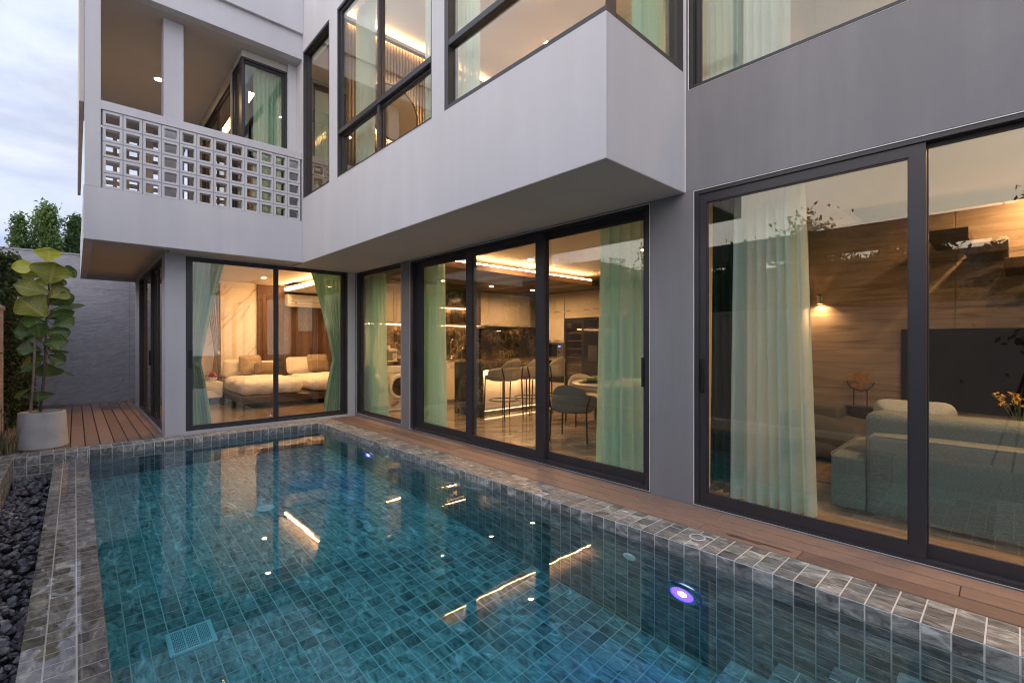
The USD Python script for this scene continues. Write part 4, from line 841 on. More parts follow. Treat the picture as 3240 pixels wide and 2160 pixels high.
# upper row along the rear wall
cabinet('wall_cabinet', 'cream wall cabinets above the washing machine', (3.95, 5.0, 8.07, 8.41, 1.645, 2.395), [('y', 8.07, 3.95 + k * 0.525, 4.475 + k * 0.525, 1.645, 2.39, (1 - 2 * k, 1.67)) for k in range(2)], group='cream kitchen wall cabinets')
cabinet('wall_cabinet', 'cream wall cabinets above the cooker hood', (6.56, 8.10, 8.07, 8.41, 1.645, 2.395), [('y', 8.07, a, b, 1.645, 2.39, (s_, 1.665)) for a, b, s_ in ((6.56, 6.84, 1), (6.84, 7.32, -1), (7.32, 7.80, 1), (7.80, 8.10, -1))], group='cream kitchen wall cabinets')
t = Thing('open_shelf', 'dark wooden open shelf unit between the cream wall cabinets', 'shelf', (5.78, 8.2, 1.645))
t.part('shelf_board', bx(5.005, 6.55, 8.06, 8.41, 2.02, 2.055, 0.002), 'walnut_1'); t.part('shelf_board', bx(5.005, 6.55, 8.06, 8.41, 1.645, 1.675, 0.002), 'walnut_1')
t.part('side_board', bx(6.40, 6.555, 8.06, 8.41, 1.676, 2.019), 'walnut_0'); t.part('side_board', bx(5.005, 5.03, 8.06, 8.41, 1.676, 2.395), 'walnut_0'); t.part('back_panel', bx(5.03, 6.55, 8.395, 8.415, 1.66, 2.395), 'marble_dark')
H.part('splashback', bx(FX + 0.3, 8.72, 8.402, 8.418, 0.9, 1.66), 'marble_dark')
t = Thing('cooker_hood', 'slim black cooker hood under the cream wall cabinets', 'cooker hood', (7.1, 8.1, 1.56))
t.part('visor', bx(6.52, 7.74, 7.86, 8.38, 1.59, 1.635, 0.005), 'black_metal'); t.part('body', bx(6.75, 7.4, 7.90, 8.38, 1.545, 1.589, 0.004), 'black_glass')
t.part('lamp_lens', bx(7.0, 7.1, 8.0, 8.03, 1.541, 1.5455), 'strip_soft')
# base run with worktop
t = Thing('kitchen_counter', 'cream base cabinets under a dark worktop along the rear kitchen wall', 'kitchen counter', (6.5, 8.1, 0.02))
t.part('worktop', bx(FX + 0.3, 8.68, 7.76, 8.40, 0.885, 0.92, 0.003), 'marble_dark'); t.part('kick_board', bx(4.95, 8.1, 7.88, 8.38, 0.021, 0.12), 'steel')
t.part('carcass', bx(4.95, 8.1, 7.84, 8.38, 0.12, 0.88), 'cabinet_paint'); t.part('side_panel', bx(3.92, 3.96, 7.79, 8.38, 0.021, 0.88), 'cabinet_paint')
for k in range(6):
    a = 4.96 + k * 0.522; fr = sbox(a, 0.125, a + 0.518, 0.84); pan = sbox(a + 0.055, 0.18, a + 0.463, 0.785); p = t.part('door', plate(fr.difference(pan), 'y', 7.818, 7.839), 'cabinet_paint'); t.part('panel', plate(pan.buffer(-0.001), 'y', 7.827, 7.839), 'cabinet_paint', parent=p)
t.part('sink', bx(5.72, 6.12, 7.95, 8.2, 0.92, 0.925), 'steel')
t = Thing('tap', 'tall chrome kitchen tap with curved spout by the splashback', 'tap', (5.82, 8.15, 0.92))
a = np.linspace(0, np.pi, 14)
t.part('spout', tube([(5.82, 8.15, 0.92), (5.82, 8.15, 1.25)] + [(5.905 - 0.085 * math.cos(q), 8.15, 1.25 + 0.10 * math.sin(q)) for q in a] + [(5.99, 8.15, 1.20)], 0.011, 8), 'chrome', smooth=True)
t.part('spray_head', cyl((5.99, 8.15, 1.205), (5.985, 8.15, 1.10), 0.014, 0.019), 'chrome', smooth=40); t.part('lever', tube([(5.83, 8.13, 0.97), (5.86, 8.08, 1.0)], 0.008, 6), 'chrome'); t.part('base', lathe([(0.026, 0), (0.026, 0.05), (0.014, 0.06)], (5.82, 8.15, 0.921), 16), 'chrome', smooth=40)
t = Thing('water_tap', 'short chrome filter tap right of the tall kitchen tap', 'tap', (6.13, 8.18, 0.92))
t.part('spout', tube([(6.13, 8.18, 0.92), (6.13, 8.18, 1.12), (6.14, 8.16, 1.16), (6.16, 8.12, 1.15)], 0.008, 8), 'chrome', smooth=True); t.part('base', lathe([(0.02, 0), (0.02, 0.03), (0.01, 0.035)], (6.13, 8.18, 0.921), 14), 'chrome')
t = Thing('water_dispenser', 'cream water dispenser standing on the worktop over the washing machine', 'water dispenser', (4.33, 8.0, 0.92))
t.part('body', bx(4.33, 4.43, 7.92, 8.15, 0.921, 1.16, 0.012), 'cabinet_paint'); t.part('head', bx(4.23, 4.43, 7.90, 8.15, 1.10, 1.17, 0.015), 'cabinet_paint'); t.part('base', bx(4.22, 4.43, 7.90, 8.15, 0.921, 0.945, 0.008), 'cabinet_paint')
t.part('tank', cyl((4.27, 7.99, 1.171), (4.27, 7.99, 1.23), 0.045, n=18), 'white_enamel', smooth=40); t.part('dial', disc_x((4.226, 7.98, 1.13), 0.035, 0.01), 'chrome')
t = Thing('washing_machine', 'white front loading washing machine under the worktop behind the narrow window', 'washing machine', (4.27, 8.1, 0.02))
t.part('casing', bx(3.98, 4.58, 7.76, 8.36, 0.03, 0.86, 0.02), 'white_enamel'); t.part('control_panel', bx(3.985, 4.575, 7.750, 7.762, 0.73, 0.85, 0.004), 'white_enamel')
t.part('label_sticker', bx(4.13, 4.18, 7.757, 7.7605, 0.60, 0.67), 'napkin_green'); t.part('energy_mark', bx(4.136, 4.174, 7.7555, 7.757, 0.625, 0.662), 'petal_yellow')
dv, df = lathe([(0.235, 0), (0.235, 0.02), (0.215, 0.045), (0.175, 0.05), (0.165, 0.03)], (0, 0, 0), 40)
def turny(v, c): return np.c_[v[:, 0] + c[0], c[1] - v[:, 2], v[:, 1] + c[2]]
dp = t.part('door', (turny(dv, (4.38, 7.757, 0.47)), df), 'white_enamel', smooth=40); dv, df = lathe([(0.167, 0.034), (0.12, 0.02), (0.0, 0.01)], (0, 0, 0), 36); t.part('door_glass', (turny(dv, (4.38, 7.757, 0.47)), df), 'black_glass', smooth=True, parent=dp)
t.part('filter_cap', (lambda q: (turny(q[0], (4.30, 7.757, 0.17)), q[1]))(lathe([(0.075, 0), (0.075, 0.008), (0.0, 0.009)], (0, 0, 0), 28)), 'white_enamel')
for k in range(7):
    dx = -0.054 + k * 0.018; h = math.sqrt(max(0.062 ** 2 - dx ** 2, 0)); t.part('filter_slot', tube([(4.30 + dx - h * 0.55, 7.746, 0.17 - h * 0.7), (4.30 + dx + h * 0.55, 7.746, 0.17 + h * 0.7)], 0.0035, 5), 'rubber')
# tall units on the right wall
def xdoor(u0, u1, z0, z1, hz=None): return ('x', 8.10, u0, u1, z0, z1, hz)
cabinet('tall_cabinet', 'tall cream cabinet holding the microwave and oven', (8.10, 8.70, 6.955, 7.62, 0.021, 2.395), [xdoor(6.96, 7.285, 1.945, 2.385, (1, 1.975)), xdoor(7.285, 7.615, 1.945, 2.385, (-1, 1.975)), xdoor(6.96, 7.285, 1.305, 1.94, (1, 1.325)), xdoor(7.285, 7.615, 1.305, 1.94, (-1, 1.325)), xdoor(6.96, 7.615, 0.125, 0.36)])
cabinet('wall_cabinet', 'cream wall cabinets above the wine cooler and fridge', (8.10, 8.70, 5.3, 6.95, 1.82, 2.395), [xdoor(6.56, 6.945, 1.955, 2.385, (1, 1.985)), xdoor(6.18, 6.56, 1.955, 2.385, (-1, 1.985)), xdoor(5.74, 6.18, 1.955, 2.385, (1, 1.985)), xdoor(5.31, 5.74, 1.955, 2.385, (-1, 1.985))], group='cream kitchen wall cabinets')
t = Thing('microwave', 'steel built in microwave in the tall cream cabinet', 'microwave', (8.09, 7.27, 0.92))
t.part('frame', plate(sbox(6.965, 0.905, 7.575, 1.275).difference(sbox(7.02, 0.95, 7.52, 1.235)), 'x', 8.065, 8.098), 'steel'); t.part('door', bx(8.07, 8.095, 7.155, 7.52, 0.952, 1.233), 'black_glass')
t.part('control_panel', bx(8.068, 8.095, 7.022, 7.153, 0.952, 1.233), 'steel'); t.part('display', bx(8.062, 8.0675, 7.05, 7.12, 1.17, 1.21), 'clock_led'); t.part('dial', disc_x((8.058, 7.085, 1.06), 0.028, 0.02), 'chrome')
t = Thing('oven', 'dark built in oven below the microwave', 'oven', (8.09, 7.28, 0.36))
t.part('door', bx(8.07, 8.098, 6.97, 7.60, 0.37, 0.76, 0.004), 'black_glass'); t.part('control_panel', bx(8.07, 8.098, 6.97, 7.60, 0.765, 0.86, 0.003), 'steel'); t.part('handle', tube([(8.045, 7.02, 0.73), (8.045, 7.55, 0.73)], 0.009, 8), 'steel'); t.part('dial', disc_x((8.06, 7.12, 0.81), 0.02, 0.02), 'black_metal')
t = Thing('wine_cooler', 'tall black wine cooler with wooden racks beside the microwave tower', 'wine cooler', (8.4, 6.68, 0.02))
t.part('casing', [bx(8.12, 8.69, 6.40, 6.42, 0.03, 1.80), bx(8.12, 8.69, 6.93, 6.95, 0.03, 1.80), bx(8.12, 8.69, 6.421, 6.929, 1.78, 1.80), bx(8.12, 8.69, 6.421, 6.929, 0.03, 0.05), bx(8.66, 8.69, 6.421, 6.929, 0.051, 1.779)], 'black_metal')
t.part('door_frame', plate(sbox(6.40, 0.03, 6.95, 1.80).difference(sbox(6.46, 0.10, 6.89, 1.70)), 'x', 8.085, 8.118), 'black_metal'); t.part('door_glass', bx(8.098, 8.104, 6.46, 6.89, 0.10, 1.70), 'window_glass')
for k in range(8): t.part('rack', bx(8.13, 8.60, 6.43, 6.92, 0.22 + k * 0.18, 0.245 + k * 0.18), 'walnut_1')
t.part('lamp', bx(8.20, 8.24, 6.45, 6.9, 1.755, 1.765), 'strip_soft')
bottle = [(0.0, 0.0), (0.036, 0.0), (0.038, 0.01), (0.038, 0.19), (0.014, 0.235), (0.014, 0.30), (0, 0.30)]
for k in range(6):
    for j in range(4):
        v, f = lathe(bottle, (0, 0, 0), 10); y = 6.49 + j * 0.115; z = 0.245 + k * 0.18 + 0.04
        tt = solo('wine_bottle', (np.c_[8.45 - v[:, 2], y + v[:, 0], z + v[:, 1]], f[:, ::-1]), 'black_glass', 'dark wine bottle lying on a wooden rack of the wine cooler', 'wine bottle', 'bottles in the wine cooler', smooth=40)
t = Thing('fridge', 'tall dark fridge with a water dispenser right of the wine cooler', 'fridge', (8.4, 5.95, 0.02))
t.part('casing', bx(8.12, 8.69, 5.5, 6.39, 0.03, 1.80), 'black_metal'); t.part('door', bx(8.06, 8.115, 5.95, 6.388, 0.06, 1.79, 0.006), 'black_glass'); t.part('door', bx(8.06, 8.115, 5.505, 5.945, 0.06, 1.79, 0.006), 'black_glass'); t.part('dispenser', bx(8.052, 8.0595, 6.02, 6.26, 0.88, 1.22, 0.003), 'frame_metal')
# island
t = Thing('kitchen_island', 'kitchen island with dark veined marble top and end panel and lit cream front', 'kitchen island', (5.85, 6.5, 0.02))
t.part('end_panel', bx(4.99, 5.045, 6.12, 6.88, 0.021, 0.885, 0.002), 'marble_dark'); t.part('worktop', bx(4.99, 6.78, 6.05, 6.88, 0.886, 0.935, 0.003), 'marble_dark'); t.part('apron', bx(5.046, 6.70, 6.12, 6.14, 0.81, 0.885), 'marble_dark')
t.part('carcass', bx(5.06, 6.62, 6.26, 6.86, 0.10, 0.80), 'cabinet_paint'); t.part('kick_board', bx(5.06, 6.62, 6.30, 6.82, 0.021, 0.099), 'steel')
for k in range(3):
    a = 5.09 + k * 0.52; fr = sbox(a, 0.11, a + 0.51, 0.79); pan = sbox(a + 0.06, 0.17, a + 0.45, 0.73); p = t.part('front_panel', plate(fr.difference(pan), 'y', 6.24, 6.259), 'cabinet_paint'); t.part('inset', plate(pan.buffer(-0.001), 'y', 6.25, 6.259), 'cabinet_paint', parent=p)
t.part('leg', bx(6.60, 6.72, 6.14, 6.24, 0.021, 0.885, 0.004), 'black_metal'); t.part('toe_light', bx(5.07, 6.6, 6.285, 6.295, 0.085, 0.095), 'strip_soft')

def arc_panel(r, a0, a1, z0f, z1f, th, n=28, m=8, lean=0.0):
    """curved upholstered panel: radius r, angles a0..a1 (rad), z limits as functions of t in -1..1"""
    vs = []; 
    for side in (0, 1):
        for i in range(n + 1):
            q = -1 + 2 * i / n; a = a0 + (a1 - a0) * i / n
            for j in range(m + 1):
                z = z0f(q) + (z1f(q) - z0f(q)) * j / m; e = min(1.0, math.sqrt(max(0.0, 1 - (2 * j / m - 1) ** 6))); ee = math.sqrt(max(0.03, 1 - q ** 8))
                rr = r + lean * (z - z0f(0)) + (th / 2) * e * ee * (1 if side else -1); vs.append((rr * math.cos(a), rr * math.sin(a), z))
    v = np.array(vs); o = (n + 1) * (m + 1); f = []
    idx = lambda s, i, j: s * o + i * (m + 1) + j
    for i in range(n):
        for j in range(m):
            f += [(idx(1, i, j), idx(1, i + 1, j), idx(1, i, j + 1)), (idx(1, i + 1, j), idx(1, i + 1, j + 1), idx(1, i, j + 1)), (idx(0, i, j), idx(0, i, j + 1), idx(0, i + 1, j)), (idx(0, i + 1, j), idx(0, i, j + 1), idx(0, i + 1, j + 1))]
    for i in range(n):
        for j in (0, m): q = [idx(0, i, j), idx(0, i + 1, j), idx(1, i + 1, j), idx(1, i, j)]; f += [(q[0], q[1], q[2]), (q[0], q[2], q[3])]
    for j in range(m):
        for i in (0, n): q = [idx(0, i, j), idx(0, i, j + 1), idx(1, i, j + 1), idx(1, i, j)]; f += [(q[0], q[1], q[2]), (q[0], q[2], q[3])]
    return v, np.array(f)

def make_seat(name, label, catg, seat_h, back_h, fabric, loc, rot, group, foot_ring, w=0.23):
    """built facing +y about the origin, then turned"""
    t = Thing(name, label, catg, loc, group=group); R = trimesh.transformations.rotation_matrix(rot, [0, 0, 1])[:3, :3]
    def P(nm, m, mt, smooth=True): v, f = arr(m); return t.part(nm, (v @ R.T + np.array(loc), f), mt, smooth=smooth)
    P('seat', soft(-w, w, -w + 0.02, w + 0.02, seat_h - 0.085, seat_h, 0.05), fabric)
    bk = math.radians(62); mid = -math.pi / 2
    P('backrest', arc_panel(w + 0.01, mid - bk, mid + bk, lambda q: seat_h + 0.02, lambda q: seat_h + 0.03 + (back_h - seat_h - 0.03) * math.sqrt(max(0.01, 1 - abs(q) ** 2.1)), 0.05, lean=0.18), fabric)
    wr = math.radians(128)
    P('arm_wrap', arc_panel(w + 0.035, mid - wr, mid + wr, lambda q: seat_h - 0.08 + 0.05 * abs(q) ** 2, lambda q: seat_h + 0.17 - 0.10 * abs(q) ** 1.6, 0.045, n=40), fabric)
    for sx in (-1, 1):
        for sy in (-1, 1):
            P('leg', tube([(sx * (w + 0.01), sy * (w + 0.0), 0.0), (sx * (w - 0.005), sy * (w - 0.02), seat_h - 0.04)] + ([(sx * (w + 0.04), -w + 0.03, seat_h + 0.13)] if sy < 0 else []), 0.0115, 8), 'black_metal')
    if foot_ring: P('foot_ring', ring((0, 0, 0.30), w + 0.015, 0.009, 'z', 36, 8), 'black_metal')
    P('seat_frame', ring((0, 0, seat_h - 0.085), w - 0.01, 0.009, 'z', 32, 6), 'black_metal')
    return t
stools = [((5.28, 5.88, 0.02), 'beige bar stool at the island, leftmost and fully seen'), ((5.88, 5.90, 0.02), 'beige bar stool at the island, middle one cut by the door frame'), ((6.44, 5.90, 0.02), 'beige bar stool at the island, right end by the black leg')]
for loc, lab in stools:
    make_seat('bar_stool', lab, 'bar stool', 0.72, 1.0, 'chair_fabric', loc, 0.12, 'beige bar stools at the island', True)
make_seat('dining_chair', 'grey green dining chair with black legs nearest the glass door', 'dining chair', 0.46, 0.73, 'sofa_fabric', (4.80, 3.96, 0.02), -1.20, 'upholstered dining chairs', False, 0.24)
make_seat('dining_chair', 'pale dining chair on the far side of the round table', 'dining chair', 0.46, 0.76, 'chair_fabric', (5.80, 4.55, 0.02), 2.6, 'upholstered dining chairs', False, 0.24)
t = Thing('dining_table', 'oval white dining table behind the grey green chair', 'dining table', (5.35, 3.62, 0.02))
sup = [(0.0, 0.72), (0.90, 0.715), (0.985, 0.735), (1.0, 0.75), (0.985, 0.76), (0.0, 0.76)]
v, f = lathe(sup, (0, 0, 0), 48); t.part('tabletop', (np.c_[5.35 + v[:, 0] * 0.70, 3.60 + v[:, 1] * 0.62, v[:, 2]], f), 'ceramic_white', smooth=40)
t.part('pedestal', lathe([(0.30, 0.021), (0.30, 0.04), (0.12, 0.07), (0.07, 0.2), (0.07, 0.55), (0.16, 0.72)], (5.35, 3.6, 0), 28), 'black_metal', smooth=40)
for (px_, py_, lab) in ((4.98, 3.78, 'dark plate with a green napkin at the near end of the dining table'), (5.5, 3.95, 'dark plate with a green napkin at the far side of the dining table')):
    t = Thing('place_setting', lab, 'plate', (px_, py_, 0.76), group='place settings on the dining table')
    t.part('placemat', cyl((px_, py_, 0.7605), (px_, py_, 0.765), 0.19, n=32), 'placemat'); t.part('plate', lathe([(0, 0.768), (0.09, 0.768), (0.145, 0.782), (0.143, 0.787), (0.09, 0.774), (0, 0.774)], (px_, py_, 0), 32), 'black_metal', smooth=40)
    t.part('bowl', lathe([(0, 0.780), (0.05, 0.78), (0.10, 0.80), (0.098, 0.805), (0, 0.788)], (px_, py_, 0), 28), 'napkin_green', smooth=40)
    t.part('napkin', soft(px_ - 0.12, px_ + 0.10, py_ - 0.03, py_ + 0.03, 0.80, 0.84, 0.02), 'napkin_green', smooth=True); t.part('napkin_ring', ring((px_, py_, 0.82), 0.03, 0.008, 'x', 18, 6), 'leaf_tree')

# ------------------------------------------------------------------ living room
t = Thing('sofa', 'long grey green sofa with its back to the living room glass', 'sofa', (4.7, -0.4, 0.02))
t.part('arm', soft(4.20, 5.15, 0.735, 0.965, 0.05, 0.455, 0.025), 'sofa_fabric', smooth=True); t.part('back', soft(4.20, 4.46, -2.0, 0.732, 0.05, 0.625, 0.03), 'sofa_fabric', smooth=True)
t.part('seat', soft(4.462, 5.15, -2.0, 0.73, 0.10, 0.42, 0.05), 'sofa_fabric', smooth=True)
for y in (0.06, -1.22): 
    t.part('back_cushion', soft(4.40, 4.70, y - 0.56 if y > 0 else y - 0.75, y + 0.73 if y > 0 else y + 0.70, 0.44, 0.765, 0.06, sub=2, puff=0.0), 'sofa_fabric', smooth=True)
    ya, yb = (y - 0.56 if y > 0 else y - 0.75) + 0.05, (y + 0.73 if y > 0 else y + 0.70) - 0.05
    t.part('piping', tube([(4.425, ya, 0.748), (4.425, yb, 0.748)], 0.006, 6), 'sofa_fabric', smooth=True)
t.part('piping', tube([(4.2, -2.0, 0.622), (4.205, 0.70, 0.622), (4.202, 0.73, 0.60), (4.202, 0.73, 0.06)], 0.005, 6), 'sofa_fabric', smooth=True)
t.part('piping', tube([(5.1, 0.965, 0.452), (4.215, 0.962, 0.452), (4.205, 0.95, 0.43), (4.203, 0.955, 0.06)], 0.005, 6), 'sofa_fabric', smooth=True)
for (ya, yb, lab) in ((0.30, 0.80, 'pale throw cushion leaning at the end of the sofa back'), (-0.95, -0.45, 'pale throw cushion farther along the sofa back')):
    v, f = soft(-0.09, 0.09, -(yb - ya) / 2, (yb - ya) / 2, -0.21, 0.21, 0.085, sub=2); e = np.maximum(abs(v[:, 1]) / ((yb - ya) / 2), abs(v[:, 2]) / 0.21); v[:, 0] *= np.clip(1.2 - 0.95 * e ** 3, 0.2, 1.2)
    R = trimesh.transformations.euler_matrix(0, -0.25, 0.08)[:3, :3]; solo('throw_cushion', (v @ R.T + np.array([4.83, (ya + yb) / 2, 0.635]), f), 'sofa_cushion', lab, 'cushion', 'throw cushions on the sofa', smooth=True)
t = Thing('armchair', 'low dark armchair between the curtain and the console', 'armchair', (6.0, 1.35, 0.02))
v, f = soft(5.75, 6.45, 1.06, 1.78, 0.06, 0.55, 0.10, sub=3); k = np.clip((v[:, 1] - 1.06) / 0.72, 0, 1); v[:, 2] = np.where(v[:, 2] > 0.3, v[:, 2] - 0.12 * (1 - k), v[:, 2]); t.part('shell', (v, f), 'armchair_fabric', smooth=True)
t.part('back_cushion', soft(6.0, 6.4, 1.30, 1.70, 0.42, 0.60, 0.06), 'armchair_fabric', smooth=True)
for a in (5.80, 6.40):
    for b in (1.12, 1.70): t.part('leg', cyl((a, b, 0.021), (a, b, 0.09), 0.015, n=8), 'black_metal')
t = Thing('console', 'low dark media console under the television', 'console', (6.75, 0.3, 0.02))
t.part('body', bx(6.52, 6.98, -2.0, 1.45, 0.12, 0.43, 0.004), 'walnut_dark'); t.part('top', bx(6.48, 6.99, -2.02, 1.79, 0.431, 0.465, 0.003), 'black_glass')
for k in range(4): t.part('drawer', bx(6.50, 6.519, -1.98 + k * 0.86, -1.14 + k * 0.86, 0.14, 0.42, 0.003), 'walnut_dark')
t.part('foot', bx(6.55, 6.95, -1.9, 1.4, 0.022, 0.119), 'black_metal')
t = Thing('television', 'large flat black television on the stone wall', 'television', (6.97, 0.06, 0.56))
t.part('casing', bx(6.955, 6.995, -0.82, 0.902, 0.545, 1.44, 0.006), 'black_metal'); t.part('screen', bx(6.950, 6.9545, -0.812, 0.894, 0.555, 1.432), 'tv_screen')
t = Thing('sculpture', 'round gold leaf ornament on a black two legged stand', 'ornament', (6.85, 1.26, 0.466))
t.part('base', bx(6.77, 6.93, 1.09, 1.44, 0.466, 0.53, 0.003), 'black_metal')
for y in (1.20, 1.33): t.part('stem', tube([(6.85, y, 0.53), (6.85, y, 0.735)], 0.006, 6), 'black_metal')
q = np.linspace(math.radians(190), math.radians(350), 24); t.part('cradle', tube(np.c_[np.full(24, 6.85), 1.265 + 0.135 * np.cos(q), 0.845 + 0.128 * np.sin(q)], 0.006, 6), 'black_metal')
for k in range(13):
    if k < 9: a = k * 2 * math.pi / 9; cy_, cz_ = 1.265 + 0.088 * math.cos(a), 0.842 + 0.088 * math.sin(a)
    else: a = k * 1.57; cy_, cz_ = 1.265 + 0.035 * math.cos(a), 0.842 + 0.035 * math.sin(a)
    rotk = rng.uniform(0, 6.28); vs, fs = [], []
    for p_ in range(7):
        b = rotk + (p_ - 3) * 0.27; r_ = 0.046; c0 = np.array([6.845, cy_ - 0.018 * math.cos(rotk), cz_ - 0.018 * math.sin(rotk)])
        e1, e2 = c0 + r_ * np.array([0.1, math.cos(b - 0.11), math.sin(b - 0.11)]), c0 + r_ * np.array([0.1, math.cos(b + 0.11), math.sin(b + 0.11)])
        n0 = len(vs); vs += [c0, e1, c0 + r_ * 1.12 * np.array([-0.12, math.cos(b), math.sin(b)]), e2]; fs += [(n0, n0 + 1, n0 + 2), (n0, n0 + 2, n0 + 3)]
    t.part('gold_leaf', (np.array(vs), np.array(fs)), 'gold')
solo('rug', bx(4.95, 6.45, -1.8, 1.30, 0.0215, 0.034, 0.003), 'rug', 'dark brown patterned rug on the living room floor', 'rug')
t = Thing('coffee_table', 'low dark coffee table behind the sofa', 'coffee table', (5.7, -0.2, 0.034))
t.part('top', bx(5.45, 6.1, -0.7, 0.4, 0.36, 0.40, 0.01), 'black_glass')
for a in (5.5, 6.05):
    for b in (-0.65, 0.35): t.part('leg', bx(a - 0.02, a + 0.02, b - 0.02, b + 0.02, 0.0345, 0.36), 'black_metal')
t = Thing('yellow_flowers', 'sprig of small yellow flowers standing behind the sofa', 'flowers', (5.62, -0.02, 0.40))
t.part('vase', lathe([(0.04, 0.401), (0.055, 0.45), (0.035, 0.55), (0.03, 0.57)], (5.62, -0.02, 0), 18), 'ceramic_white', smooth=40)
for k in range(5):
    e = np.array([5.60 + 0.03 * k, 0.14 - 0.055 * k, 0.86 - 0.02 * (k % 2)]); c0 = np.array([5.62, -0.02, 0.55]); pts = [c0 + (e - c0) * s_ + np.array([0, 0, 0.05 * math.sin(math.pi * s_)]) for s_ in np.linspace(0, 1, 8)]
    sp = t.part('stem', tube(pts, 0.003, 5), 'leaf_tree')
    for j in range(4):
        c = pts[4 + j] + np.array([rng.uniform(-0.02, 0.02), rng.uniform(-0.02, 0.02), 0.01]); t.part('flower', leaf_cards(np.repeat(c[None], 6, 0) + np.random.default_rng(k * 9 + j).normal(size=(6, 3)) * 0.008, 0.026, np.random.default_rng(k * 7 + j)), 'petal_yellow', parent=sp)

# ------------------------------------------------------------------ upstairs things
t = Thing('round_mirror', 'round wall mirror with a glowing halo on the fluted wall upstairs', 'mirror', (3.42, 6.28, 4.65))
def face_y(v, c): return np.c_[c[0] + v[:, 0], c[1] - v[:, 2], c[2] + v[:, 1]]
v, f = lathe([(0.0, 0.062), (0.395, 0.062)], (0, 0, 0), 64); t.part('glass', (face_y(v, (3.42, 6.29, 4.65)), f), 'mirror_glass')
t.part('rim', ring((3.42, 6.232, 4.65), 0.403, 0.017, 'y', 64, 8), 'black_metal', smooth=True)
v, f = lathe([(0.35, 0.026), (0.378, 0.026), (0.378, 0.042), (0.35, 0.042)], (0, 0, 0), 64); t.part('halo_strip', (face_y(v, (3.42, 6.295, 4.65)), f), 'halo_light')
v, f = lathe([(0.0, 0.046), (0.39, 0.046), (0.39, 0.058), (0.0, 0.058)], (0, 0, 0), 48); t.part('backing', (face_y(v, (3.42, 6.29, 4.65)), f), 'black_metal')
t = Thing('vanity_chair', 'dark round backed chair in front of the round mirror', 'chair', (3.55, 5.6, 3.1))
t.part('back', soft(3.33, 3.80, 5.45, 5.55, 3.55, 4.02, 0.10, sub=2), 'armchair_fabric', smooth=True); t.part('seat', soft(3.33, 3.80, 5.5, 5.95, 3.45, 3.56, 0.05), 'armchair_fabric', smooth=True)
for a in (3.38, 3.75):
    for b in (5.55, 5.9): t.part('leg', cyl((a, b, 3.101), (a, b, 3.47), 0.015, n=8), 'black_metal')
t = Thing('vanity_table', 'dark wooden dressing table below the round mirror', 'dressing table', (3.3, 6.05, 3.1))
t.part('top', bx(2.9, 4.3, 5.85, 6.29, 3.86, 3.90, 0.003), 'walnut_dark'); t.part('drawer_box', bx(2.92, 3.15, 5.87, 6.28, 3.70, 3.859), 'walnut_dark'); t.part('side_leg', bx(2.9, 2.94, 5.87, 6.28, 3.101, 3.7), 'walnut_dark'); t.part('side_leg', bx(4.26, 4.3, 5.87, 6.28, 3.101, 3.859), 'walnut_dark')
t = Thing('hand_shower', 'chrome hand shower on a rail in the upstairs bathroom window', 'shower', (3.30, 8.66, 4.4))
t.part('rail', tube([(3.30, 8.66, 4.2), (3.30, 8.66, 5.3)], 0.010, 8), 'chrome', smooth=True); t.part('head', lathe([(0, 0.0), (0.05, 0.005), (0.05, 0.02), (0.015, 0.04)], (3.30, 8.58, 5.18), 20), 'chrome', smooth=40); t.part('hose', tube([(3.30, 8.63, 5.2), (3.34, 8.58, 4.9), (3.36, 8.6, 4.5), (3.31, 8.64, 4.3)], 0.006, 6), 'chrome', smooth=True); t.part('bracket', bx(3.285, 3.315, 8.58, 8.66, 5.19, 5.22), 'chrome')

# ------------------------------------------------------------------ garden: walls, hedge, plants, trees, neighbour
t = Thing('boundary_wall', 'pale painted boundary wall with a cap at the left edge of the pool', 'wall', (-0.83, 2, -0.1))
t.part('wall', bx(-0.90, -0.752, -9.0, 9.87, -0.3, 1.74), 'boundary_paint'); t.part('cap', bx(-0.92, -0.735, -9.0, 9.885, 1.741, 1.80, 0.004), 'boundary_paint')
t = Thing('stone_garden_wall', 'tall grey slate clad garden wall behind the timber terrace', 'wall', (0.6, 13.5, -0.1))
t.part('core', bx(-2.6, 3.2, 13.42, 13.58, -0.2, 3.10), 'grout'); t.part('coping', bx(-2.6, 3.2, 13.39, 13.60, 3.101, 3.14, 0.003), 'boundary_paint')
for i, (a, b) in enumerate(((-2.6, -1.52), (-1.52, -0.32), (-0.32, 0.88), (0.88, 2.08), (2.08, 3.2))):
    for c, d_ in ((-0.1, 0.36), (0.36, 0.95), (0.95, 1.70), (1.70, 2.42), (2.42, 3.10)):
        t.part('slate_panel', bx(a + 0.0015, b - 0.0015, 13.40, 13.42, c + 0.0015, d_ - 0.0015, 0.002), 'slate_cladding')
def foliage(n, fn, size, seed, up=0.2, aspect=0.5):
    r = np.random.default_rng(seed); P = fn(r, n); return leaf_cards(P, size, r, up, aspect)
t = Thing('hedge', 'tall dense dark green hedge behind the potted fig', 'hedge', (-0.85, 11.4, 0))
def hf(r, n):
    y = r.uniform(9.92, 13.36, n); z = r.uniform(0.05, 2.55, n); x = -0.60 - np.abs(r.normal(0, 0.10, n)); top = r.random(n) < 0.25
    bump = (meshkit.fbm(np.c_[y * 2.2, z * 2.2, y * 0], 3, 4) - 0.5) * 0.28; x = np.where(top, r.uniform(-1.25, -0.62, n), x + bump); z = np.where(top, 2.48 + r.normal(0, 0.06, n) + bump * 0.7, z)
    front = r.random(n) < 0.16; x = np.where(front, r.uniform(-1.2, -0.6, n), x); y = np.where(front, 9.93 + r.random(n) * 0.1, y); return np.c_[x, y, z]
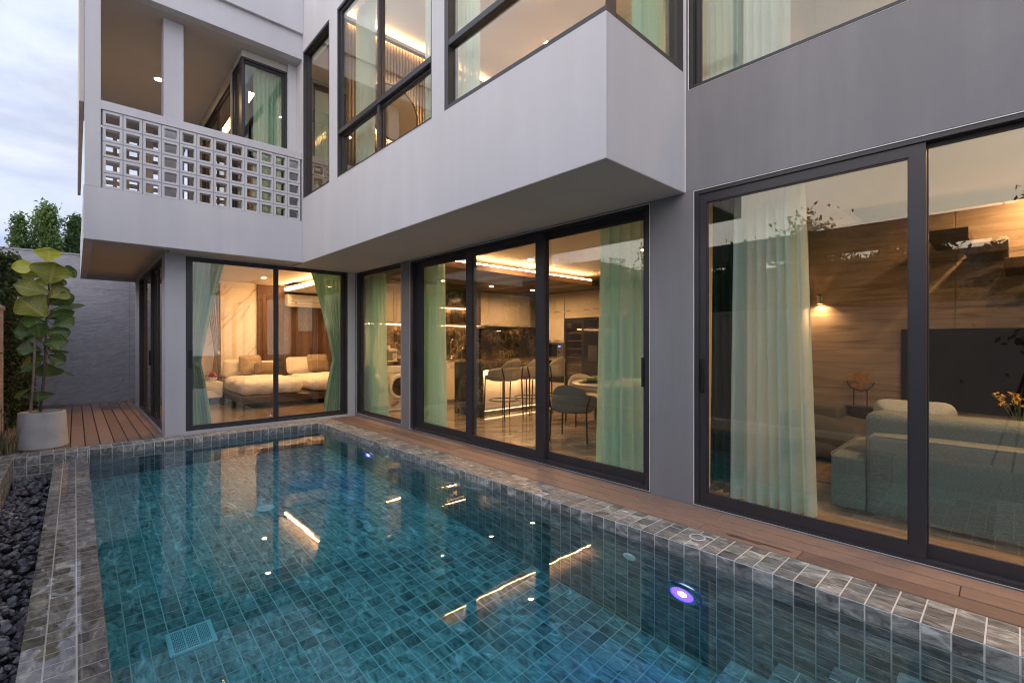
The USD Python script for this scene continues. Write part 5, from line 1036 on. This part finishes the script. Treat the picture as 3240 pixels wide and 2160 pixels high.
t.part('foliage', foliage(16000, hf, 0.062, 5), 'leaf_hedge'); t.part('core', bx(-1.2, -0.82, 10.02, 13.3, 0.0, 2.38), 'leaf_hedge')
for y in (10.4, 11.3, 12.2, 13.0): t.part('stem', tube([(-0.95, y, -0.16), (-0.93, y + 0.05, 1.2), (-0.95, y, 2.2)], 0.025, 6), 'bark')
# ornamental grass at the foot of the wall
t = Thing('ornamental_grass', 'clump of feathery ornamental grass between the wall and the pot', 'grass clump', (-0.66, 7.98, 0.0))
def blades(n, c, rad, h, seed):
    r = np.random.default_rng(seed); vs, fs = [], []
    for k in range(n):
        a = r.uniform(0, 6.28); b = np.array([c[0] + r.normal() * rad * 0.3, c[1] + r.normal() * rad * 0.35, c[2]]); d = np.array([math.cos(a), math.sin(a), 0]) * r.uniform(0.3, 1.0) * rad; hh = h * r.uniform(0.55, 1.1); w_ = 0.006; s_ = np.array([-d[1], d[0], 0]); s_ = s_ / max(np.linalg.norm(s_), 1e-6) * w_
        pts = [b + d * q ** 1.6 + np.array([0, 0, hh * (q - 0.25 * q ** 3)]) for q in np.linspace(0, 1, 5)]; n0 = len(vs)
        for i, p in enumerate(pts): vs += [p - s_ * (1 - i / 4.2), p + s_ * (1 - i / 4.2)]
        for i in range(4): o = n0 + i * 2; fs += [(o, o + 1, o + 2), (o + 1, o + 3, o + 2)]
    v = np.array(vs); v[:, 0] = np.maximum(v[:, 0], -0.748); return v, np.array(fs)
t.part('blades', blades(170, (-0.66, 8.0, 0.0), 0.20, 0.42, 8), 'leaf_grass', kind='stuff')
for k in range(9):
    x = -0.72 + 0.018 * k; y = 7.92 + 0.05 * (k % 4); h = 0.30 + 0.035 * (k * 5 % 7); t.part('plume', [tube([(x, y, 0.0), (x + 0.01, y, h)], 0.0015, 4), leaf_cards(np.c_[np.full(40, x + 0.01) + np.random.default_rng(k).normal(0, 0.007, 40), np.full(40, y) + np.random.default_rng(k + 50).normal(0, 0.007, 40), h + np.linspace(-0.02, 0.11, 40)], 0.022, np.random.default_rng(k + 90), 2.0, 0.25)], 'leaf_grass')

# potted fiddle leaf fig
pot = (-0.296, 8.165)
t = Thing('potted_fig', 'fiddle leaf fig tied to a stake in a round grey concrete pot', 'potted plant', (pot[0], pot[1], 0.0))
pp = t.part('pot', lathe([(0.0, 0.004), (0.225, 0.004), (0.236, 0.02), (0.214, 0.43), (0.208, 0.442), (0.182, 0.442), (0.180, 0.40)], (*pot, 0), 48), 'concrete_pot', smooth=40)
t.part('rim', lathe([(0.184, 0.4425), (0.206, 0.4432), (0.2065, 0.4418)], (*pot, 0), 48), 'pot_rim', parent=pp)
sv, sf = lathe([(0.181, 0.405), (0.10, 0.412), (0.0, 0.415)], (*pot, 0), 40); t.part('soil', (sv, sf), 'soil')
def zp(x, y, Y):   # a spot on the photographed plant, in metres, at depth plane Y
    px, py = x / 2.24, 760 + y / 2.24; d = FWD * 1484.685 + RGT * (px - 1620) + np.array([0, 0, 1.0]) * (1080 - py); return EYE + d * (Y / d[1])
t.part('stake', tube([zp(215, 1218, 8.10), zp(235, 1000, 8.11), zp(252, 640, 8.12)], [0.014, 0.013, 0.011], 8), 'stake_wood', smooth=True)
trunk = [zp(285, 1215, 8.19), zp(300, 1080, 8.18), zp(318, 900, 8.17), zp(322, 760, 8.17), zp(328, 560, 8.17), zp(345, 380, 8.17), zp(350, 240, 8.17), zp(348, 150, 8.17)]
t.part('trunk', tube(trunk, [0.016, 0.015, 0.013, 0.012, 0.010, 0.009, 0.007, 0.005], 8), 'bark', smooth=True)
def fig_leaf(base, tip, width, tilt, curl, seed):
    L = np.linalg.norm(tip - base); a = (tip - base) / L; view = EYE - base; view /= np.linalg.norm(view)
    n = view + np.array([0, 0, 0.35]) ; n -= a * (n @ a); n /= np.linalg.norm(n); b = np.cross(n, a); c_, s_ = math.cos(tilt), math.sin(tilt); b, n = b * c_ + n * s_, n * c_ - b * s_
    nl, nw = 16, 9; V, UV = [], []
    for i in range(nl + 1):
        u = i / nl; wv = (math.sin(math.pi * min(1, u * 0.97 + 0.03) ** 1.35) ** 0.75) * (0.80 + 0.28 * u) * (1 - 0.16 * math.exp(-((u - 0.33) / 0.10) ** 2))
        for j in range(nw):
            s = -1 + 2 * j / (nw - 1); wob = 0.05 * math.sin(u * 15 + seed + s * 2.0) * abs(s) ** 2
            V.append(base + a * L * u * (1 - 0.04 * s * s) + b * width / 2 * wv * s + n * (curl * L * (-(u - 0.3) ** 2) * 0.8 + width * (0.14 * s * s + wob * 0.55))); UV.append((s * 0.5 * wv, u))
    f = []
    for i in range(nl):
        for j in range(nw - 1): o = i * nw + j; f += [(o, o + 1, o + nw), (o + 1, o + nw + 1, o + nw)]
    return np.array(V), np.array(f), np.array(UV)
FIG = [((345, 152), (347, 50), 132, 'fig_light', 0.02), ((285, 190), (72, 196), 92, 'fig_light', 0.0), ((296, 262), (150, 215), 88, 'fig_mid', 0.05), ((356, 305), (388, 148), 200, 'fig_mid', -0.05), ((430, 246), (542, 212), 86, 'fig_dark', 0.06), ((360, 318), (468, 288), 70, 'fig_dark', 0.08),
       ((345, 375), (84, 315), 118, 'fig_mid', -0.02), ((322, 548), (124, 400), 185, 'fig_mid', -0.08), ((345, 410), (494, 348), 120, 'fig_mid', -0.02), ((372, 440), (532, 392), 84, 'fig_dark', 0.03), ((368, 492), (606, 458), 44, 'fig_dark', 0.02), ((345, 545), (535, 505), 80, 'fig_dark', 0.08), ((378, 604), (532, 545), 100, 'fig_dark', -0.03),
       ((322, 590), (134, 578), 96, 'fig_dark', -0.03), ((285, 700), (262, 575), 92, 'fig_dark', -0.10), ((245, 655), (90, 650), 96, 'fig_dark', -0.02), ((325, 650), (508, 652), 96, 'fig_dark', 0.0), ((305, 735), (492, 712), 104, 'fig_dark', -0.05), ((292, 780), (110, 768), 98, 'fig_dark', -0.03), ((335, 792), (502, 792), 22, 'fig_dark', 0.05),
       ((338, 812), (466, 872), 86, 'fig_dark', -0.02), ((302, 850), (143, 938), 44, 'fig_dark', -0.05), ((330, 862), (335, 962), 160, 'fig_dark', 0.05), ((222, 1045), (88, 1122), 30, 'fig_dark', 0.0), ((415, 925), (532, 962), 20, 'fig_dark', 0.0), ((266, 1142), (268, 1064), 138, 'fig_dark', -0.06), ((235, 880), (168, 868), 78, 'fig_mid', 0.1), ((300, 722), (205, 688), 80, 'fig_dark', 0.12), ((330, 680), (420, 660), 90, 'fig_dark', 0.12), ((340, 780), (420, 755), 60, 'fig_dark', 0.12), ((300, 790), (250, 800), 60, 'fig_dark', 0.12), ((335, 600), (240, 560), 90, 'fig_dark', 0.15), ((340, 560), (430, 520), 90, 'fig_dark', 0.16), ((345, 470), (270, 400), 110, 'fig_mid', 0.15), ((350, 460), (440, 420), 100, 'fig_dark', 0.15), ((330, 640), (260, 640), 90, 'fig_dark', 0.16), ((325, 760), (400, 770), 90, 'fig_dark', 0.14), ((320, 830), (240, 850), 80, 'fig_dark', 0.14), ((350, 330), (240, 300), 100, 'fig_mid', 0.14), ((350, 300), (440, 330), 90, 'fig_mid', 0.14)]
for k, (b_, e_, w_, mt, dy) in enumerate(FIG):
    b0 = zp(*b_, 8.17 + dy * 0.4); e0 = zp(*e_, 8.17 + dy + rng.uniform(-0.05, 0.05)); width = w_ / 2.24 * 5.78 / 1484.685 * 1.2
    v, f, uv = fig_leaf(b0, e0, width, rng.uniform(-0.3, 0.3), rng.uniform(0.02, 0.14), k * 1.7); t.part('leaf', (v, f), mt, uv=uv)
    near = min(range(len(trunk)), key=lambda i: np.linalg.norm(trunk[i] - b0)); t.part('leaf_stalk', tube([trunk[near], b0], 0.0035, 5), 'bark')

# trees beyond the garden wall
def tree(label, c, h, r, seed, n, name='garden_tree', mt='leaf_tree', z0=1.0, size=0.16, group=None, power=0.8):
    t = Thing(name, label, 'tree', c, group=group); q = np.random.default_rng(seed); c = np.array(c, float)
    top = c + np.array([q.normal() * 0.1, q.normal() * 0.1, h]); t.part('trunk', tube([c, c + (top - c) * 0.5 + np.array([0.05, 0, 0]), top - np.array([0, 0, h * 0.05])], [0.11 * r, 0.08 * r, 0.01], 8), 'bark', smooth=True)
    P = []; limbs = []
    for k in range(46):
        u = q.random() ** 0.8; z = z0 + (h - z0) * u; a = q.uniform(0, 6.28); rr = r * (1 - u) ** power * q.uniform(0.45, 1.0) + 0.06; e = c + np.array([math.cos(a) * rr, math.sin(a) * rr, z + 0.35 * rr]); s0 = c + (top - c) * (max(0.05, z - 0.5 * rr) / h); limbs.append(tube([s0, (s0 + e) / 2 + np.array([0, 0, -0.05]), e], [0.025, 0.016, 0.006], 5))
        m = int(n / 46); w_ = 0.27 * r * (1.15 - 0.6 * u); P.append(e + q.normal(size=(m, 3)) * np.array([w_, w_, w_ * 1.5]))
    P = np.vstack(P); lp = t.part('limbs', cat(*limbs), 'bark', smooth=True); t.part('crown', leaf_cards(P, size, q, 0.6, 0.5), mt); return t
gz = -0.16
tree('bushy green tree above the garden wall, tallest in the middle', (-0.72, 22.0, gz), 5.80, 0.72, 21, 11000, size=0.11)
tree('shorter green tree above the garden wall at the left of its row', (-1.34, 21.6, gz), 5.40, 0.5, 22, 7000, size=0.11)
tree('thin green tree above the garden wall next to the balcony corner', (0.02, 22.3, gz), 5.75, 0.55, 23, 7000, size=0.11)
# shrubs behind the boundary wall and the neighbour's house, seen mirrored in the glass
for k, (y, x, h, r) in enumerate([(-5.5, -1.9, 3.3, 1.0), (-3.6, -1.75, 3.0, 0.9), (-1.9, -2.0, 3.5, 1.0), (-0.3, -1.7, 3.1, 0.8), (1.1, -1.9, 2.9, 0.8), (2.3, -1.8, 3.2, 0.85), (3.6, -1.9, 2.8, 0.8), (5.0, -1.8, 3.5, 0.9), (6.6, -1.9, 3.0, 0.8), (8.2, -1.9, 3.2, 0.8)]):
    tree('dark leafy shrub behind the boundary wall, seen mirrored in the glass', (x, y, gz), h, r, 60 + k, 9500, 'shrub', 'leaf_hedge', 0.6, 0.08, 'shrubs behind the boundary wall', 0.45)
def neighbour(label, x0, x1, y0, y1, ze, zr):
    t = Thing('neighbour_house', label, 'house', ((x0 + x1) / 2, (y0 + y1) / 2, gz))
    t.part('wall', bx(x0, x1 - 0.8, y0 + 0.4, y1 - 0.4, gz, ze), 'neighbour_wall'); t.part('eave', bx(x0 - 0.4, x1, y0, y1, ze + 0.001, ze + 0.17), 'roof_tile')
    xm = (x0 + x1) / 2; z = ze + 0.171
    t.part('roof', (np.array([[x0 - 0.4, y0, z], [x1, y0, z], [x1, y1, z], [x0 - 0.4, y1, z], [xm, y0 + 3.5, zr], [xm, y1 - 3.5, zr]]), np.array([[0, 1, 4], [1, 2, 5], [1, 5, 4], [2, 3, 5], [3, 0, 4], [3, 4, 5]])), 'roof_tile')
    y = y0 + 2
    while y < y1 - 2.5:
        p = t.part('window', plate(sbox(y, 1.2, y + 1.6, 2.9).difference(sbox(y + 0.08, 1.28, y + 1.52, 2.82)), 'x', x1 - 0.799, x1 - 0.74), 'frame_metal'); t.part('pane', bx(x1 - 0.78, x1 - 0.77, y + 0.08, y + 1.52, 1.28, 2.82), 'black_glass', parent=p); y += 3.6
t = Thing('garden_fence', 'dark fence of a neighbouring plot behind the shrubs, mirrored in the glass', 'fence', (-5.5, 1, gz))
t.part('panel', bx(-5.55, -5.5, -12, 16, gz, 3.15), 'neighbour_wall')
for k in range(15): t.part('post', bx(-5.499, -5.44, -11.9 + k * 1.98, -11.8 + k * 1.98, gz, 3.2), 'roof_tile')
t = Thing('carport', 'flat grey canopy on posts beyond the boundary wall, mirrored in the living room glass', 'carport', (-6.6, -1, gz))
t.part('canopy', bx(-7.2, -6.0, -9.5, 7.0, 3.55, 4.0, 0.01), 'roof_tile')
for y in (-8.5, -3.5, 1.5, 6.3): t.part('post', bx(-6.7, -6.55, y - 0.07, y + 0.07, gz, 3.55), 'roof_tile')
neighbour('grey neighbouring house with a hipped roof, mirrored in the kitchen glass', -13, -6.0, 9.2, 27, 3.55, 4.9)

# the photographer's tripod, seen only mirrored in the glass
t = Thing('camera_tripod', 'black camera on a tripod, mirrored in the right living room pane', 'tripod', (-0.03, -0.03, -0.09))
b0 = EYE - FWD * 0.10
def oriented(lx, ly, lz, c):
    v, f = bx(-lx / 2, lx / 2, -ly / 2, ly / 2, -lz / 2, lz / 2, 0.012); return v[:, :1] * RGT + v[:, 1:2] * FWD + v[:, 2:] * np.array([0, 0, 1.0]) + c, f
t.part('camera_body', oriented(0.14, 0.06, 0.10, b0 - FWD * 0.03), 'black_metal'); t.part('lens', cyl(b0, b0 + FWD * 0.08, 0.038, 0.042, 20), 'black_metal')
t.part('ball_head', cyl(b0 - FWD * 0.03 + [0, 0, -0.16], b0 - FWD * 0.03 + [0, 0, -0.052], 0.03, n=14), 'black_metal'); t.part('centre_column', cyl(b0 - FWD * 0.03 + [0, 0, -0.42], b0 - FWD * 0.03 + [0, 0, -0.16], 0.016, n=10), 'black_metal')
top = b0 - FWD * 0.03 + np.array([0, 0, -0.24])
for a in (0.3, 2.4, 4.5):
    e = np.array([top[0] + 0.16 * math.cos(a), top[1] + 0.42 * math.sin(a), -0.088]); t.part('leg', tube([top, top + (e - top) * 0.5, e], [0.017, 0.014, 0.010], 8), 'black_metal')
